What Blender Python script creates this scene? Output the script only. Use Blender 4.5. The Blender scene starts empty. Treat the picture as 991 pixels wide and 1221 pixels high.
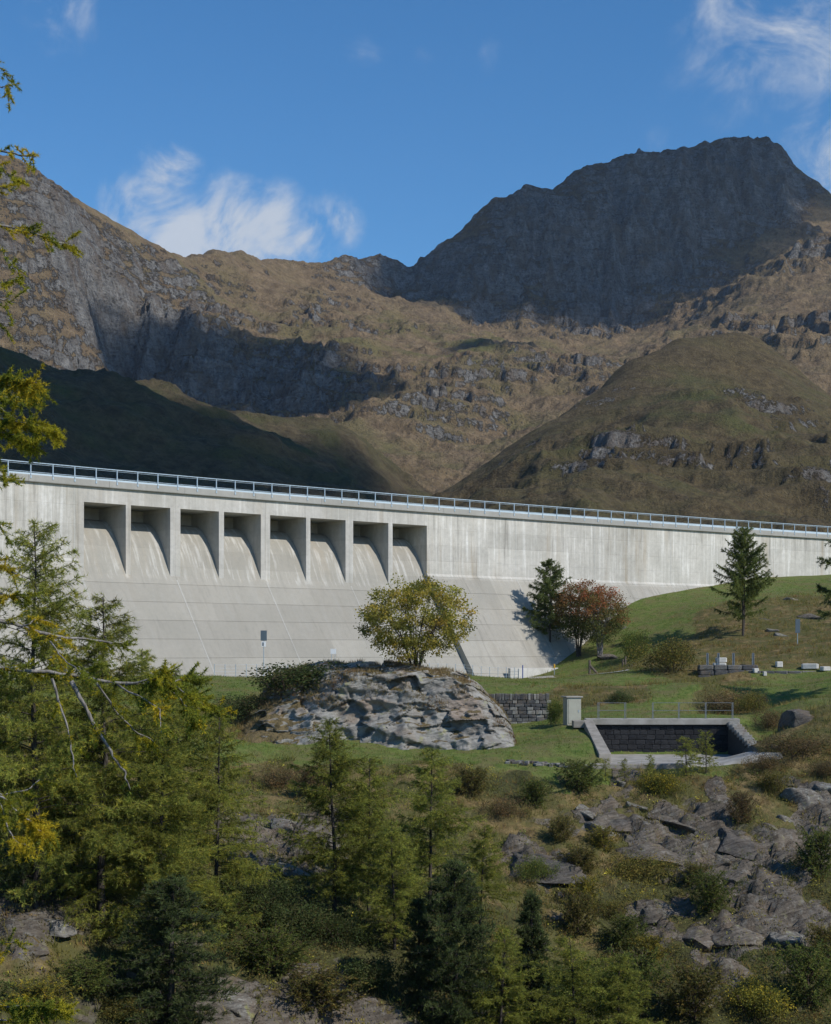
import bpy, math, random
import numpy as np
from mathutils import Vector

random.seed(7)
rng = np.random.default_rng(7)
sc = bpy.context.scene
col = sc.collection
R = math.radians

# ------------------------------------------------------------------ camera
# World frame: camera at the origin looking along +Y, X to the right, Z up (metres).
FPX, CX, HY = 1800.0, 495.5, 775.0        # lens and horizon in units of the 991 x 1221 photograph
cam = bpy.data.cameras.new('camera')
cam_o = bpy.data.objects.new('camera', cam)
col.objects.link(cam_o)
cam_o.location = (0, 0, 0)
cam_o.rotation_euler = (R(90), 0, 0)
cam.sensor_width = 36
cam.lens = FPX / 1221 * 36
cam.shift_y = (HY - 610.5) / 1221
cam.clip_start = 0.5
cam.clip_end = 20000
sc.camera = cam_o

# ------------------------------------------------------------------ sun and sky
SUN_AZ, SUN_EL = R(56), R(40)             # azimuth measured from behind the camera towards the right
SUN = Vector((math.sin(SUN_AZ) * math.cos(SUN_EL), -math.cos(SUN_AZ) * math.cos(SUN_EL), math.sin(SUN_EL)))
sun = bpy.data.lights.new('sun', 'SUN')
sun.energy = 3.7
sun.angle = R(0.53)
sun.color = (1.0, 0.945, 0.86)
sun_o = bpy.data.objects.new('sun', sun)
col.objects.link(sun_o)
sun_o.rotation_euler = SUN.to_track_quat('Z', 'Y').to_euler()
sun_o.location = (60, -40, 80)

sc.view_settings.view_transform = 'Standard'
sc.view_settings.look = 'None'
sc.view_settings.gamma = 1
sc.view_settings.use_curve_mapping = False
sc.view_settings.exposure = 0.25
sc.cycles.max_bounces = 5
sc.cycles.diffuse_bounces = 3
sc.cycles.transparent_max_bounces = 14
sc.cycles.volume_bounces = 0
sc.cycles.use_denoising = True


def pix(px, py, Y):
    """point at depth Y seen at photograph position (px, py); used only to lay out distances"""
    return np.array([(px - CX) / FPX * Y, Y, (HY - py) / FPX * Y])


class NT:
    """small node-tree helper"""
    def __init__(self, tree):
        self.t = tree
        tree.nodes.clear()

    def n(self, typ, **kw):
        nd = self.t.nodes.new(typ)
        for k, v in kw.items():
            if k == 'inp':
                for i, val in v.items():
                    s = nd.inputs[i]
                    if hasattr(val, 'is_linked') or isinstance(val, bpy.types.NodeSocket):
                        self.t.links.new(val, s)
                    else:
                        s.default_value = val
            else:
                setattr(nd, k, v)
        return nd

    def link(self, a, b):
        self.t.links.new(a, b)

    def math(self, op, a, b=None, c=None, clamp=False):
        nd = self.n('ShaderNodeMath', operation=op, use_clamp=clamp)
        for i, v in enumerate((a, b, c)):
            if v is None:
                continue
            if isinstance(v, bpy.types.NodeSocket):
                self.link(v, nd.inputs[i])
            else:
                nd.inputs[i].default_value = v
        return nd.outputs[0]

    def noise(self, vec, scale, detail=4, rough=0.55, dist=0.0):
        nd = self.n('ShaderNodeTexNoise', inp={'Scale': scale, 'Detail': detail, 'Roughness': rough, 'Distortion': dist})
        if vec is not None:
            self.link(vec, nd.inputs['Vector'])
        return nd.outputs['Fac']

    def ramp(self, fac, stops, interp='LINEAR'):
        nd = self.n('ShaderNodeValToRGB')
        cr = nd.color_ramp
        cr.interpolation = interp
        while len(cr.elements) < len(stops):
            cr.elements.new(0.5)
        for e, (p, c) in zip(cr.elements, stops):
            e.position = p
            e.color = (c, c, c, 1) if isinstance(c, (int, float)) else (*c, 1)
        self.link(fac, nd.inputs[0])
        return nd.outputs[0]

    def mix(self, fac, a, b, blend='MIX'):
        nd = self.n('ShaderNodeMix', data_type='RGBA', blend_type=blend)
        for i, v in ((0, fac), (6, a), (7, b)):
            if isinstance(v, bpy.types.NodeSocket):
                self.link(v, nd.inputs[i])
            else:
                nd.inputs[i].default_value = v if isinstance(v, (int, float)) else (*v, 1)
        return nd.outputs[2]

    def mapping(self, vec, scale=(1, 1, 1), rot=(0, 0, 0), loc=(0, 0, 0)):
        nd = self.n('ShaderNodeMapping', inp={'Scale': scale, 'Rotation': rot, 'Location': loc})
        self.link(vec, nd.inputs['Vector'])
        return nd.outputs[0]

    def smooth(self, v, a, b, lo=0.0, hi=1.0):
        nd = self.n('ShaderNodeMapRange', interpolation_type='SMOOTHSTEP', inp={1: a, 2: b, 3: lo, 4: hi})
        self.link(v, nd.inputs[0])
        return nd.outputs[0]


world = bpy.data.worlds.new('World')
sc.world = world
world.use_nodes = True
w = NT(world.node_tree)
sky = w.n('ShaderNodeTexSky', sky_type='NISHITA', sun_disc=False, sun_elevation=SUN_EL,
          sun_rotation=math.pi - SUN_AZ, altitude=2300, air_density=1.25, dust_density=0.25, ozone_density=3.2)
tc = w.n('ShaderNodeTexCoord')
dirv = tc.outputs['Generated']


def sky_dir(px, py):
    v = Vector(((px - CX) / FPX, 1, (HY - py) / FPX))
    return v.normalized()


# clouds of the sky: soft bodies at their own bearings, broken up by turbulence
nz1 = w.noise(dirv, 20, 10, 0.62, 0.6)
nz2 = w.noise(dirv, 48, 6, 0.6)
blob = None
for px_, py_, r_, amp in ((165, 248, 62, 1.05), (198, 208, 58, 1.0), (190, 235, 60, 1.0), (225, 285, 80, 1.1), (275, 278, 85, 1.15), (320, 285, 85, 1.15), (362, 280, 60, 1.05), (402, 264, 48, .95), (380, 272, 50, .95),
                          (440, 50, 60, .32), (505, 62, 40, .28), (590, 68, 50, .27), (65, 0, 85, .52), (935, 25, 190, .62), (990, 60, 110, .58),
                          (1000, 95, 55, .55), (985, 190, 85, .85), (1040, 230, 110, .9), (850, 140, 45, .4), (790, 170, 40, .35)):
    c_ = sky_dir(px_, py_)
    vd = w.n('ShaderNodeVectorMath', operation='DISTANCE', inp={1: c_})
    w.link(dirv, vd.inputs[0])
    b_ = w.smooth(vd.outputs['Value'], r_ / FPX * 1.25, 0.0, 0.0, amp)
    blob = b_ if blob is None else w.math('MAXIMUM', blob, b_)
far_c = w.smooth(w.noise(dirv, 2.2, 5, 0.6), 0.60, 0.75, 0.0, 0.45)     # scattered clouds in the rest of the sky
sep = w.n('ShaderNodeSeparateXYZ')
w.link(dirv, sep.inputs[0])
far_c = w.math('MULTIPLY', far_c, w.smooth(sep.outputs[1], 0.75, 0.5))
blob = w.math('MAXIMUM', blob, far_c)
dens = w.math('ADD', w.math('MULTIPLY', w.math('SUBTRACT', nz1, 0.5), 2.3), w.math('MULTIPLY', w.math('SUBTRACT', nz2, 0.5), 0.5))
dens = w.math('MULTIPLY', w.math('ADD', dens, 0.62), blob)
mask = w.smooth(dens, 0.16, 0.72, 0.0, 0.82)
skyc = w.n('ShaderNodeHueSaturation', inp={'Saturation': 1.28, 'Value': 1.0})
w.link(sky.outputs[0], skyc.inputs['Color'])
cl = w.mix(nz1, (3.6, 4.0, 4.6), (5.2, 5.4, 5.7))
bgc = w.mix(mask, skyc.outputs[0], cl)
bg = w.n('ShaderNodeBackground', inp={'Strength': 0.115})
w.link(bgc, bg.inputs['Color'])
wo = w.n('ShaderNodeOutputWorld')
w.link(bg.outputs[0], wo.inputs['Surface'])


# ------------------------------------------------------------------ numpy helpers
def hash2(ix, iy, seed):
    n = (ix.astype(np.int64) * 374761393 + iy.astype(np.int64) * 668265263 + seed * 974634777) & 0xFFFFFFFF
    n = ((n ^ (n >> 13)) * 1274126177) & 0xFFFFFFFF
    n = (n ^ (n >> 16)) & 0xFFFFFFFF
    return n.astype(np.float64) / 4294967295.0


def vnoise(x, y, seed=0):
    x = np.asarray(x, float)
    y = np.asarray(y, float)
    ix = np.floor(x)
    iy = np.floor(y)
    fx = x - ix
    fy = y - iy
    fx = fx * fx * fx * (fx * (fx * 6 - 15) + 10)
    fy = fy * fy * fy * (fy * (fy * 6 - 15) + 10)
    a = hash2(ix, iy, seed)
    b = hash2(ix + 1, iy, seed)
    c = hash2(ix, iy + 1, seed)
    d = hash2(ix + 1, iy + 1, seed)
    return (a * (1 - fx) + b * fx) * (1 - fy) + (c * (1 - fx) + d * fx) * fy


def fbm(x, y, oct=5, seed=0, gain=0.5, lac=2.03):
    s = 0
    a = 1.0
    tot = 0
    for i in range(oct):
        s = s + a * (vnoise(x, y, seed + i * 17) - 0.5)
        tot += a
        a *= gain
        x, y = x * lac * 0.8 - y * lac * 0.6 + 3.7, x * lac * 0.6 + y * lac * 0.8 + 1.3
    return s / tot * 2


def ridged(x, y, oct=5, seed=0, gain=0.5, lac=2.07):
    s = 0
    a = 1.0
    tot = 0
    for i in range(oct):
        s = s + a * (1 - np.abs(2 * vnoise(x, y, seed + i * 31) - 1))
        tot += a
        a *= gain
        x, y = x * lac * 0.8 - y * lac * 0.6 + 5.1, x * lac * 0.6 + y * lac * 0.8 + 2.9
    return s / tot


def facets(x, y, seed=0):
    """fracture blocks: every cell is a plane of its own, broken off from the next"""
    ix = np.floor(x)
    iy = np.floor(y)
    best = np.full(np.shape(x), 1e9)
    val = np.zeros(np.shape(x))
    for dx in (-1, 0, 1):
        for dy in (-1, 0, 1):
            cx, cy = ix + dx, iy + dy
            px_ = cx + .15 + .7 * hash2(cx, cy, seed + 1)
            py_ = cy + .15 + .7 * hash2(cx, cy, seed + 2)
            d = (x - px_) ** 2 + (y - py_) ** 2
            v = (hash2(cx, cy, seed + 3) - .5) + 1.1 * (hash2(cx, cy, seed + 4) - .5) * (x - px_) + 1.1 * (hash2(cx, cy, seed + 5) - .5) * (y - py_)
            k = d < best
            best = np.where(k, d, best)
            val = np.where(k, v, val)
    return val


def smoothstep(a, b, x):
    t = np.clip((x - a) / (b - a), 0, 1)
    return t * t * (3 - 2 * t)


class RBF:
    def __init__(self, P, h, c, smooth=0.0):
        self.P = np.asarray(P, float)
        self.c = c
        n = len(P)
        self.mu = self.P.mean(0)
        self.sd = self.P.std()
        r = np.sqrt(((self.P[:, None] - self.P[None]) ** 2).sum(-1) + c * c)
        A = np.zeros((n + 3, n + 3))
        A[:n, :n] = -r + np.eye(n) * smooth
        q = np.c_[np.ones(n), (self.P - self.mu) / self.sd]
        A[:n, n:] = q
        A[n:, :n] = q.T
        self.w = np.linalg.solve(A, np.r_[np.asarray(h, float), 0, 0, 0])

    def __call__(self, x, y):
        sh = np.shape(x)
        X = np.c_[np.ravel(x), np.ravel(y)]
        out = np.empty(len(X))
        for i in range(0, len(X), 20000):
            b = X[i:i + 20000]
            r = np.sqrt((b[:, 0:1] - self.P[:, 0]) ** 2 + (b[:, 1:2] - self.P[:, 1]) ** 2 + self.c ** 2)
            qq = (b - self.mu) / self.sd
            out[i:i + 20000] = -r @ self.w[:-3] + self.w[-3] + qq @ self.w[-2:]
        return out.reshape(sh)


def mesh_np(name, V, tris=None, quads=None, smooth=False, mats=(), mat_idx=None, tint=None, vec=None):
    me = bpy.data.meshes.new(name)
    V = np.asarray(V, np.float32)
    parts = []
    cnt = []
    if tris is not None and len(tris):
        parts.append(np.asarray(tris, np.int32).ravel())
        cnt.append(np.full(len(tris), 3, np.int32))
    if quads is not None and len(quads):
        parts.append(np.asarray(quads, np.int32).ravel())
        cnt.append(np.full(len(quads), 4, np.int32))
    loops = np.concatenate(parts)
    cnts = np.concatenate(cnt)
    starts = np.zeros(len(cnts), np.int32)
    starts[1:] = np.cumsum(cnts)[:-1]
    me.vertices.add(len(V))
    me.vertices.foreach_set('co', V.ravel())
    me.loops.add(len(loops))
    me.loops.foreach_set('vertex_index', loops)
    me.polygons.add(len(cnts))
    me.polygons.foreach_set('loop_start', starts)
    for m in mats:
        me.materials.append(m)
    if mat_idx is not None:
        me.polygons.foreach_set('material_index', np.asarray(mat_idx, np.int32))
    if tint is not None:
        at = me.color_attributes.new('tint', 'FLOAT_COLOR', 'POINT')
        t4 = np.ones((len(V), 4), np.float32)
        t4[:, :3] = tint
        at.data.foreach_set('color', t4.ravel())
    if vec is not None:
        at = me.attributes.new('sh', 'FLOAT_VECTOR', 'POINT')
        at.data.foreach_set('vector', np.asarray(vec, np.float32).ravel())
    me.update(calc_edges=True)
    if smooth:
        me.polygons.foreach_set('use_smooth', np.ones(len(cnts), bool))
    me.validate()
    return me


def link(name, me, parent=None, loc=None):
    o = bpy.data.objects.new(name, me)
    col.objects.link(o)
    if parent is not None:
        o.parent = parent
    if loc is not None:
        o.location = loc
    return o


def tag(o, label=None, cat=None, group=None, kind=None):
    if label:
        o['label'] = label
    if cat:
        o['category'] = cat
    if group:
        o['group'] = group
    if kind:
        o['kind'] = kind
    return o


def empty(name, loc=(0, 0, 0), rz=0.0, label=None, cat=None, group=None):
    o = bpy.data.objects.new(name, None)
    col.objects.link(o)
    o.location = loc
    o.rotation_euler = (0, 0, rz)
    o.empty_display_size = 0.3
    return tag(o, label, cat, group)


def copy_tree(src, loc, rz=0.0, scale=1.0, label=None, group=None):
    c = src.copy()
    col.objects.link(c)
    c.location = loc
    c.rotation_euler = (0, 0, rz)
    c.scale = scale if hasattr(scale, '__len__') else (scale,) * 3
    if label:
        c['label'] = label
    if group:
        c['group'] = group
    for ch in src.children:
        d = ch.copy()
        col.objects.link(d)
        d.parent = c
    return c


class MB:
    """collects boxes, prisms and tubes for one small mesh"""
    def __init__(self):
        self.V = []
        self.F = []

    def add(self, verts, faces):
        b = len(self.V)
        self.V += [tuple(v) for v in verts]
        self.F += [tuple(i + b for i in f) for f in faces]

    def box(self, x0, x1, y0, y1, z0, z1):
        v = [(x0, y0, z0), (x1, y0, z0), (x1, y1, z0), (x0, y1, z0), (x0, y0, z1), (x1, y0, z1), (x1, y1, z1), (x0, y1, z1)]
        self.add(v, [(0, 3, 2, 1), (4, 5, 6, 7), (0, 1, 5, 4), (1, 2, 6, 5), (2, 3, 7, 6), (3, 0, 4, 7)])

    def tube(self, pts, rad, k=6):
        pts = [Vector(p) for p in pts]
        rings = []
        b = len(self.V)
        for i, p in enumerate(pts):
            d = (pts[min(i + 1, len(pts) - 1)] - pts[max(i - 1, 0)]).normalized()
            a = d.orthogonal().normalized() if abs(d.z) > .9 else d.cross(Vector((0, 0, 1))).normalized()
            c = d.cross(a)
            r = rad[i] if hasattr(rad, '__len__') else rad
            for j in range(k):
                t = 2 * math.pi * j / k + math.pi / k
                self.V.append(tuple(p + (a * math.cos(t) + c * math.sin(t)) * r))
        for i in range(len(pts) - 1):
            for j in range(k):
                self.F.append((b + i * k + j, b + i * k + (j + 1) % k, b + (i + 1) * k + (j + 1) % k, b + (i + 1) * k + j))
        self.F.append(tuple(b + j for j in reversed(range(k))))
        self.F.append(tuple(b + (len(pts) - 1) * k + j for j in range(k)))

    def build(self, name, mat, parent=None, loc=None, bevel=0.0, smooth=False):
        me = bpy.data.meshes.new(name)
        me.from_pydata(self.V, [], self.F)
        me.materials.append(mat)
        if smooth:
            me.polygons.foreach_set('use_smooth', [True] * len(me.polygons))
        o = link(name, me, parent, loc)
        if bevel:
            m = o.modifiers.new('bevel', 'BEVEL')
            m.width = bevel
            m.segments = 2
            m.limit_method = 'ANGLE'
        return o


# ------------------------------------------------------------------ materials
def new_mat(name):
    m = bpy.data.materials.new(name)
    m.use_nodes = True
    return m, NT(m.node_tree)


def finish(t, color, rough=0.9, bump=None, bump_d=0.02, bump_s=1.0, spec=0.25, metallic=0.0):
    p = t.n('ShaderNodeBsdfPrincipled')
    for k, v in (('Base Color', color), ('Roughness', rough), ('Specular IOR Level', spec), ('Metallic', metallic)):
        if isinstance(v, bpy.types.NodeSocket):
            t.link(v, p.inputs[k])
        else:
            p.inputs[k].default_value = v if isinstance(v, (int, float)) else (*v, 1)
    if bump is not None:
        b = t.n('ShaderNodeBump', inp={'Distance': bump_d, 'Strength': bump_s})
        t.link(bump, b.inputs['Height'])
        t.link(b.outputs[0], p.inputs['Normal'])
    o = t.n('ShaderNodeOutputMaterial')
    t.link(p.outputs[0], o.inputs['Surface'])
    return p


def simple_mat(name, c1, c2=None, scale=3.0, rough=0.8, metallic=0.0, bump_d=0.004, spec=0.3):
    m, t = new_mat(name)
    tc = t.n('ShaderNodeTexCoord')
    nz = t.noise(tc.outputs['Object'], scale, 6, 0.6)
    c = t.mix(t.ramp(nz, [(0.35, 0.0), (0.68, 1.0)]), c1, c2 or tuple(v * .72 for v in c1))
    finish(t, c, rough, t.noise(tc.outputs['Object'], scale * 7, 4), bump_d, 0.6, spec, metallic)
    return m


def foliage_mat(name, trans=0.48, gain=1.55):
    m, t = new_mat(name)
    a = t.n('ShaderNodeAttribute', attribute_name='tint')
    geo = t.n('ShaderNodeNewGeometry')
    oi = t.n('ShaderNodeObjectInfo')
    nz = t.noise(geo.outputs['Position'], 1.3, 3)
    v = t.math('ADD', t.math('MULTIPLY', nz, 0.9), 0.55)
    v = t.math('MULTIPLY', v, t.math('ADD', t.math('MULTIPLY', oi.outputs['Random'], 0.35), 0.82))
    v = t.math('MULTIPLY', v, gain)
    vm = t.n('ShaderNodeVectorMath', operation='SCALE')
    t.link(a.outputs['Color'], vm.inputs[0])
    t.link(v, vm.inputs['Scale'])
    d = t.n('ShaderNodeBsdfDiffuse')
    tr = t.n('ShaderNodeBsdfTranslucent')
    t.link(vm.outputs[0], d.inputs['Color'])
    t.link(vm.outputs[0], tr.inputs['Color'])
    mx = t.n('ShaderNodeMixShader', inp={0: trans})
    t.link(d.outputs[0], mx.inputs[1])
    t.link(tr.outputs[0], mx.inputs[2])
    o = t.n('ShaderNodeOutputMaterial')
    t.link(mx.outputs[0], o.inputs['Surface'])
    return m


M_leaf = foliage_mat('leaf_tinted')
M_grassblade = foliage_mat('grass_blade_tinted', 0.38)


def bark_mat(name, c1, c2):
    m, t = new_mat(name)
    tc = t.n('ShaderNodeTexCoord')
    v = t.mapping(tc.outputs['Object'], (9, 9, 2.2))
    nz = t.noise(v, 2.0, 6, 0.65)
    finish(t, t.mix(t.ramp(nz, [(0.38, 0.0), (0.62, 1.0)]), c1, c2), 0.95, nz, 0.03, 0.8, 0.1)
    return m


M_bark = bark_mat('larch_bark', (0.030, 0.024, 0.020), (0.085, 0.075, 0.066))
M_greybark = bark_mat('pale_grey_bark', (0.11, 0.10, 0.092), (0.27, 0.255, 0.24))
M_twig = bark_mat('brown_twig', (0.05, 0.035, 0.025), (0.12, 0.09, 0.07))


def rock_nodes(t, vec, scale=1.0, lichen=0.25, base=((0.054, 0.045, 0.036), (0.190, 0.167, 0.138)), warmth=0.6):
    """grey schist: foliation bands, mottling, cracks and lichen; returns colour and bump height"""
    v = t.mapping(vec, (scale,) * 3, (0.5, 0.35, 0.4))
    band = t.noise(t.mapping(v, (0.5, 0.7, 4.5)), 1.2, 7, 0.6, 0.4)
    mot = t.noise(v, 0.9, 8, 0.62)
    vor = t.n('ShaderNodeTexVoronoi', feature='DISTANCE_TO_EDGE', inp={'Scale': 0.42})
    wv = t.n('ShaderNodeVectorMath', operation='ADD')
    t.link(t.mapping(v, (0.8, 1.0, 2.0)), wv.inputs[0])
    nzc = t.n('ShaderNodeTexNoise', inp={'Scale': 1.5, 'Detail': 5.0})
    t.link(v, nzc.inputs['Vector'])
    t.link(nzc.outputs['Color'], wv.inputs[1])
    t.link(wv.outputs[0], vor.inputs['Vector'])
    crack = t.smooth(vor.outputs['Distance'], 0.0, 0.05)
    f = t.math('ADD', t.math('MULTIPLY', band, 0.6), t.math('MULTIPLY', mot, 0.4))
    c = t.mix(t.ramp(f, [(0.36, 0.0), (0.66, 1.0)]), base[0], base[1])
    warm = t.ramp(t.noise(v, 0.5, 4), [(0.5, 0.0), (0.7, warmth)])
    c = t.mix(warm, c, (0.16, 0.122, 0.088))
    lic = t.math('MULTIPLY', t.ramp(t.noise(v, 2.4, 8, 0.7), [(0.53, 0.0), (0.62, 1.0)]), lichen)
    c = t.mix(lic, c, (0.30, 0.30, 0.27))
    c = t.mix(t.math('MULTIPLY', t.ramp(t.noise(v, 1.3, 6, 0.65), [(0.58, 0.0), (0.68, 1.0)]), lichen * 0.9), c, (0.28, 0.28, 0.10))
    c = t.mix(t.math('MULTIPLY', t.math('SUBTRACT', 1.0, crack), 0.16), c, (0.03, 0.028, 0.025))
    h = t.math('ADD', t.math('MULTIPLY', band, 0.8), t.math('MULTIPLY', mot, 0.5))
    h = t.math('ADD', h, t.math('MULTIPLY', crack, 0.10))
    return c, h


def rock_mat(name, scale=1.0, lichen=0.3, base=((0.054, 0.045, 0.036), (0.190, 0.167, 0.138)), bump=0.25, warmth=0.6):
    m, t = new_mat(name)
    geo = t.n('ShaderNodeNewGeometry')
    c, h = rock_nodes(t, geo.outputs['Position'], scale, lichen, base, warmth)
    finish(t, c, 0.92, h, bump, 0.9, 0.15)
    return m


M_rock = rock_mat('grey_schist', 1.3, 0.35)
M_rock_pale = rock_mat('lichen_schist', 1.5, 0.75, ((0.085, 0.079, 0.070), (0.24, 0.226, 0.20)))
M_rock_dark = rock_mat('dark_schist', 1.3, 0.15, ((0.040, 0.037, 0.034), (0.125, 0.115, 0.105)))


# ------------------------------------------------------------------ dam plan curve (needed by the ground)
RAILTOP = 16.8
_xs = np.linspace(-260, 1330, 1600)
_ys = 547.5 + 0.0935 * _xs - 1.25e-5 * _xs ** 2
_Y = RAILTOP * FPX / (HY - _ys)
_X = (_xs - CX) / FPX * _Y
_s = np.r_[0, np.cumsum(np.hypot(np.diff(_X), np.diff(_Y)))]
_s -= np.interp(0, _xs, _s)
_pc = np.polyfit(_s, _X, 3), np.polyfit(_s, _Y, 3)       # smooth the plan into one gentle arch


def plan(s):
    s = np.asarray(s, float)
    x = np.polyval(_pc[0], s)
    y = np.polyval(_pc[1], s)
    tx = np.polyval(np.polyder(_pc[0]), s)
    ty = np.polyval(np.polyder(_pc[1]), s)
    L = np.hypot(tx, ty)
    return x, y, ty / L, -tx / L          # position and downstream normal


def dam_pt(s, off, h):
    x, y, nx, ny = plan(s)
    return np.stack([x + nx * off, y + ny * off, np.broadcast_to(h, np.shape(x)) + 0.0], -1)


def s_of_px(px):
    s = np.linspace(-30, 150, 4000)
    x, y, _, _ = plan(s)
    return float(np.interp(px, CX + x / y * FPX, s))


S0, S1 = -22.0, 142.0
BAT = 0.73
H_KINK, H_CHUTE = 8.35, 7.1

# ------------------------------------------------------------------ near terrain
ctrl = []


def cp(px, py, Y):
    p = pix(px, py, Y)
    ctrl.append((p[0], p[1], p[2]))


for s_ in (-15, 0, 15, 30, 45, 58):                                   # level strip at the dam's toe
    for o_ in (1.0, 8.5, 14.0):
        p = dam_pt(s_, o_, -2.5)
        ctrl.append((p[0], p[1], -2.3 - 0.006 * (s_ + 15)))
for px_, py_ in ((740, 718), (800, 706), (850, 699), (900, 690), (960, 687), (1050, 683), (1150, 680)):
    s_ = s_of_px(px_)
    p = dam_pt(s_, 1.0, 0)
    h_ = (HY - py_) / FPX * p[1]
    ctrl.append((p[0], p[1], h_))
    p = dam_pt(s_, -8, 0)
    ctrl.append((p[0], p[1], h_ + .5))
for a in ((590, 824, 125), (650, 825, 124), (600, 812, 145), (650, 810, 150), (700, 806, 150), (735, 801, 152), (690, 812, 138), (740, 806, 140),
          (770, 760, 168), (800, 740, 172), (850, 725, 172), (900, 712, 178), (960, 700, 188), (890, 757, 160), (830, 770, 158), (760, 790, 152),
          (860, 790, 146), (950, 772, 150), (985, 765, 152), (900, 788, 143), (1050, 760, 150), (950, 735, 165),
          (860, 818, 130), (845, 815, 138), (870, 813, 138), (900, 813, 137), (950, 812, 137), (870, 791, 142), (910, 790, 142), (950, 788, 142), (930, 820, 130), (985, 815, 128), (900, 840, 122), (960, 835, 112), (1050, 830, 110),
          (868, 822, 122), (840, 850, 117), (880, 852, 114), (910, 875, 108), (900, 890, 104), (930, 872, 101), (960, 850, 102), (1000, 845, 101),
          (720, 818, 134), (760, 820, 134), (800, 815, 136), (740, 842, 118), (800, 845, 117), (720, 857, 109), (790, 857, 110), (870, 857, 110),
          (680, 866, 108), (640, 866, 112), (605, 868, 111), (660, 880, 103), (620, 885, 104), (690, 885, 101),
          (640, 862, 118), (590, 864, 118), (560, 870, 112),
          (240, 806, 128), (280, 815, 122), (330, 812, 122), (260, 835, 112), (220, 840, 112), (300, 860, 106), (250, 870, 104),
          (600, 892, 101), (500, 896, 100), (400, 896, 99), (300, 894, 99), (400, 850, 108), (500, 850, 110),
          (300, 906, 96.5), (450, 906, 96.5), (600, 909, 96.5), (690, 916, 96), (770, 922, 95.5), (860, 918, 95.5), (900, 905, 97), (950, 900, 97), (1020, 890, 97),
          (300, 932, 92), (450, 932, 92.5), (600, 935, 93), (700, 938, 93), (800, 942, 93), (900, 938, 93), (990, 930, 93),
          (300, 1000, 81), (450, 1000, 84), (600, 1000, 87), (750, 1000, 88), (900, 1000, 88), (1020, 980, 89),
          (300, 1100, 70), (450, 1100, 73), (600, 1100, 77), (750, 1100, 80), (900, 1100, 80), (1030, 1090, 81),
          (300, 1221, 62), (450, 1221, 65), (600, 1221, 69), (750, 1221, 72), (950, 1221, 72), (1050, 1221, 72),
          (300, 1350, 56), (600, 1350, 62), (900, 1350, 65),
          (0, 870, 104), (100, 880, 98), (200, 890, 96), (-100, 860, 104), (0, 930, 84), (120, 950, 82), (0, 1000, 68), (150, 1010, 71),
          (0, 1060, 61), (150, 1080, 64), (-120, 1040, 62), (0, 1221, 53), (150, 1221, 57), (-120, 1221, 52), (0, 1400, 46), (150, 1400, 50)):
    cp(*a)
for x_, y_, h_ in ((0, 0, -1.75), (3, 0, -1.6), (-3, 0, -1.9), (0, 6, -3.2), (0, 14, -6.0), (-8, 22, -9.0), (8, 20, -8.5), (0, 30, -13), (-14, 35, -12.5), (14, 34, -13.5),
                   (0, 45, -17), (14, 48, -18), (-20, 10, -5), (20, 8, -4), (0, -15, 0.5), (-20, -15, 0), (20, -15, 1), (-35, 40, -10), (35, 45, -15), (45, 75, -12), (50, 100, -2),
                   (-45, 70, -7), (-50, 100, -2), (-60, 130, 0), (60, 140, 2), (75, 170, 8), (-40, 150, 0), (-20, 175, 0), (20, 200, 2), (60, 240, 12), (-60, 200, 4), (90, 200, 14)):
    ctrl.append((x_, y_, h_))
ctrl = np.array(ctrl)
_rbf = RBF(ctrl[:, :2], ctrl[:, 2], 2.5, 0.0)

# kinds of surface met on the slope, as samples on the ground
SAMP = dict(
    g=((250, 812), (230, 806), (265, 828), (300, 900), (380, 901), (450, 901), (520, 901), (600, 897), (650, 885), (690, 890), (620, 870), (600, 815), (650, 815), (700, 812),
       (760, 735), (800, 715), (850, 708), (900, 700), (960, 695), (780, 760), (930, 815), (970, 815), (900, 828), (660, 922), (700, 925), (840, 925), (910, 880), (720, 850),
       (780, 848), (560, 808), (660, 905), (570, 903), (820, 830), (330, 806), (745, 760)),
    d=((300, 850), (280, 845), (330, 870), (330, 922), (400, 922), (480, 930), (560, 930), (620, 960), (870, 788), (950, 765), (700, 832), (730, 828), (860, 832), (950, 885), (925, 900),
       (960, 920), (920, 930), (820, 940), (700, 950), (600, 1000), (600, 1060), (700, 1040), (680, 1110), (900, 960), (870, 930), (300, 950), (60, 1150), (20, 960), (840, 770), (880, 770),
       (660, 1000), (760, 950), (960, 780), (720, 1010), (540, 960), (905, 745), (945, 728), (870, 745), (880, 800)),
    r=((850, 985), (800, 1000), (830, 1025), (900, 1030), (880, 1065), (930, 1060), (960, 950), (970, 1000), (775, 1085), (850, 1115), (895, 1110), (950, 1110), (840, 1165), (640, 1025),
       (340, 990), (335, 1040), (270, 1190), (400, 1170), (700, 975), (35, 1125), (860, 960), (815, 975), (780, 990), (905, 1070), (980, 1030), (720, 965), (745, 930), (60, 1105),
       (870, 1040), (960, 1085), (870, 1010)),
    b=((280, 1080), (330, 1110), (250, 1130), (380, 1110), (350, 1065), (700, 1205), (800, 1215), (900, 1205), (650, 1170), (740, 1120), (760, 1050), (840, 1085), (985, 1060), (985, 1200),
       (620, 1090), (540, 1000), (450, 1150), (550, 1180), (690, 1060), (610, 940), (780, 1150), (900, 1160), (230, 1040), (160, 1120), (90, 1190), (50, 1210)))


def base_h(x, y):
    return _rbf(x, y)


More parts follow.
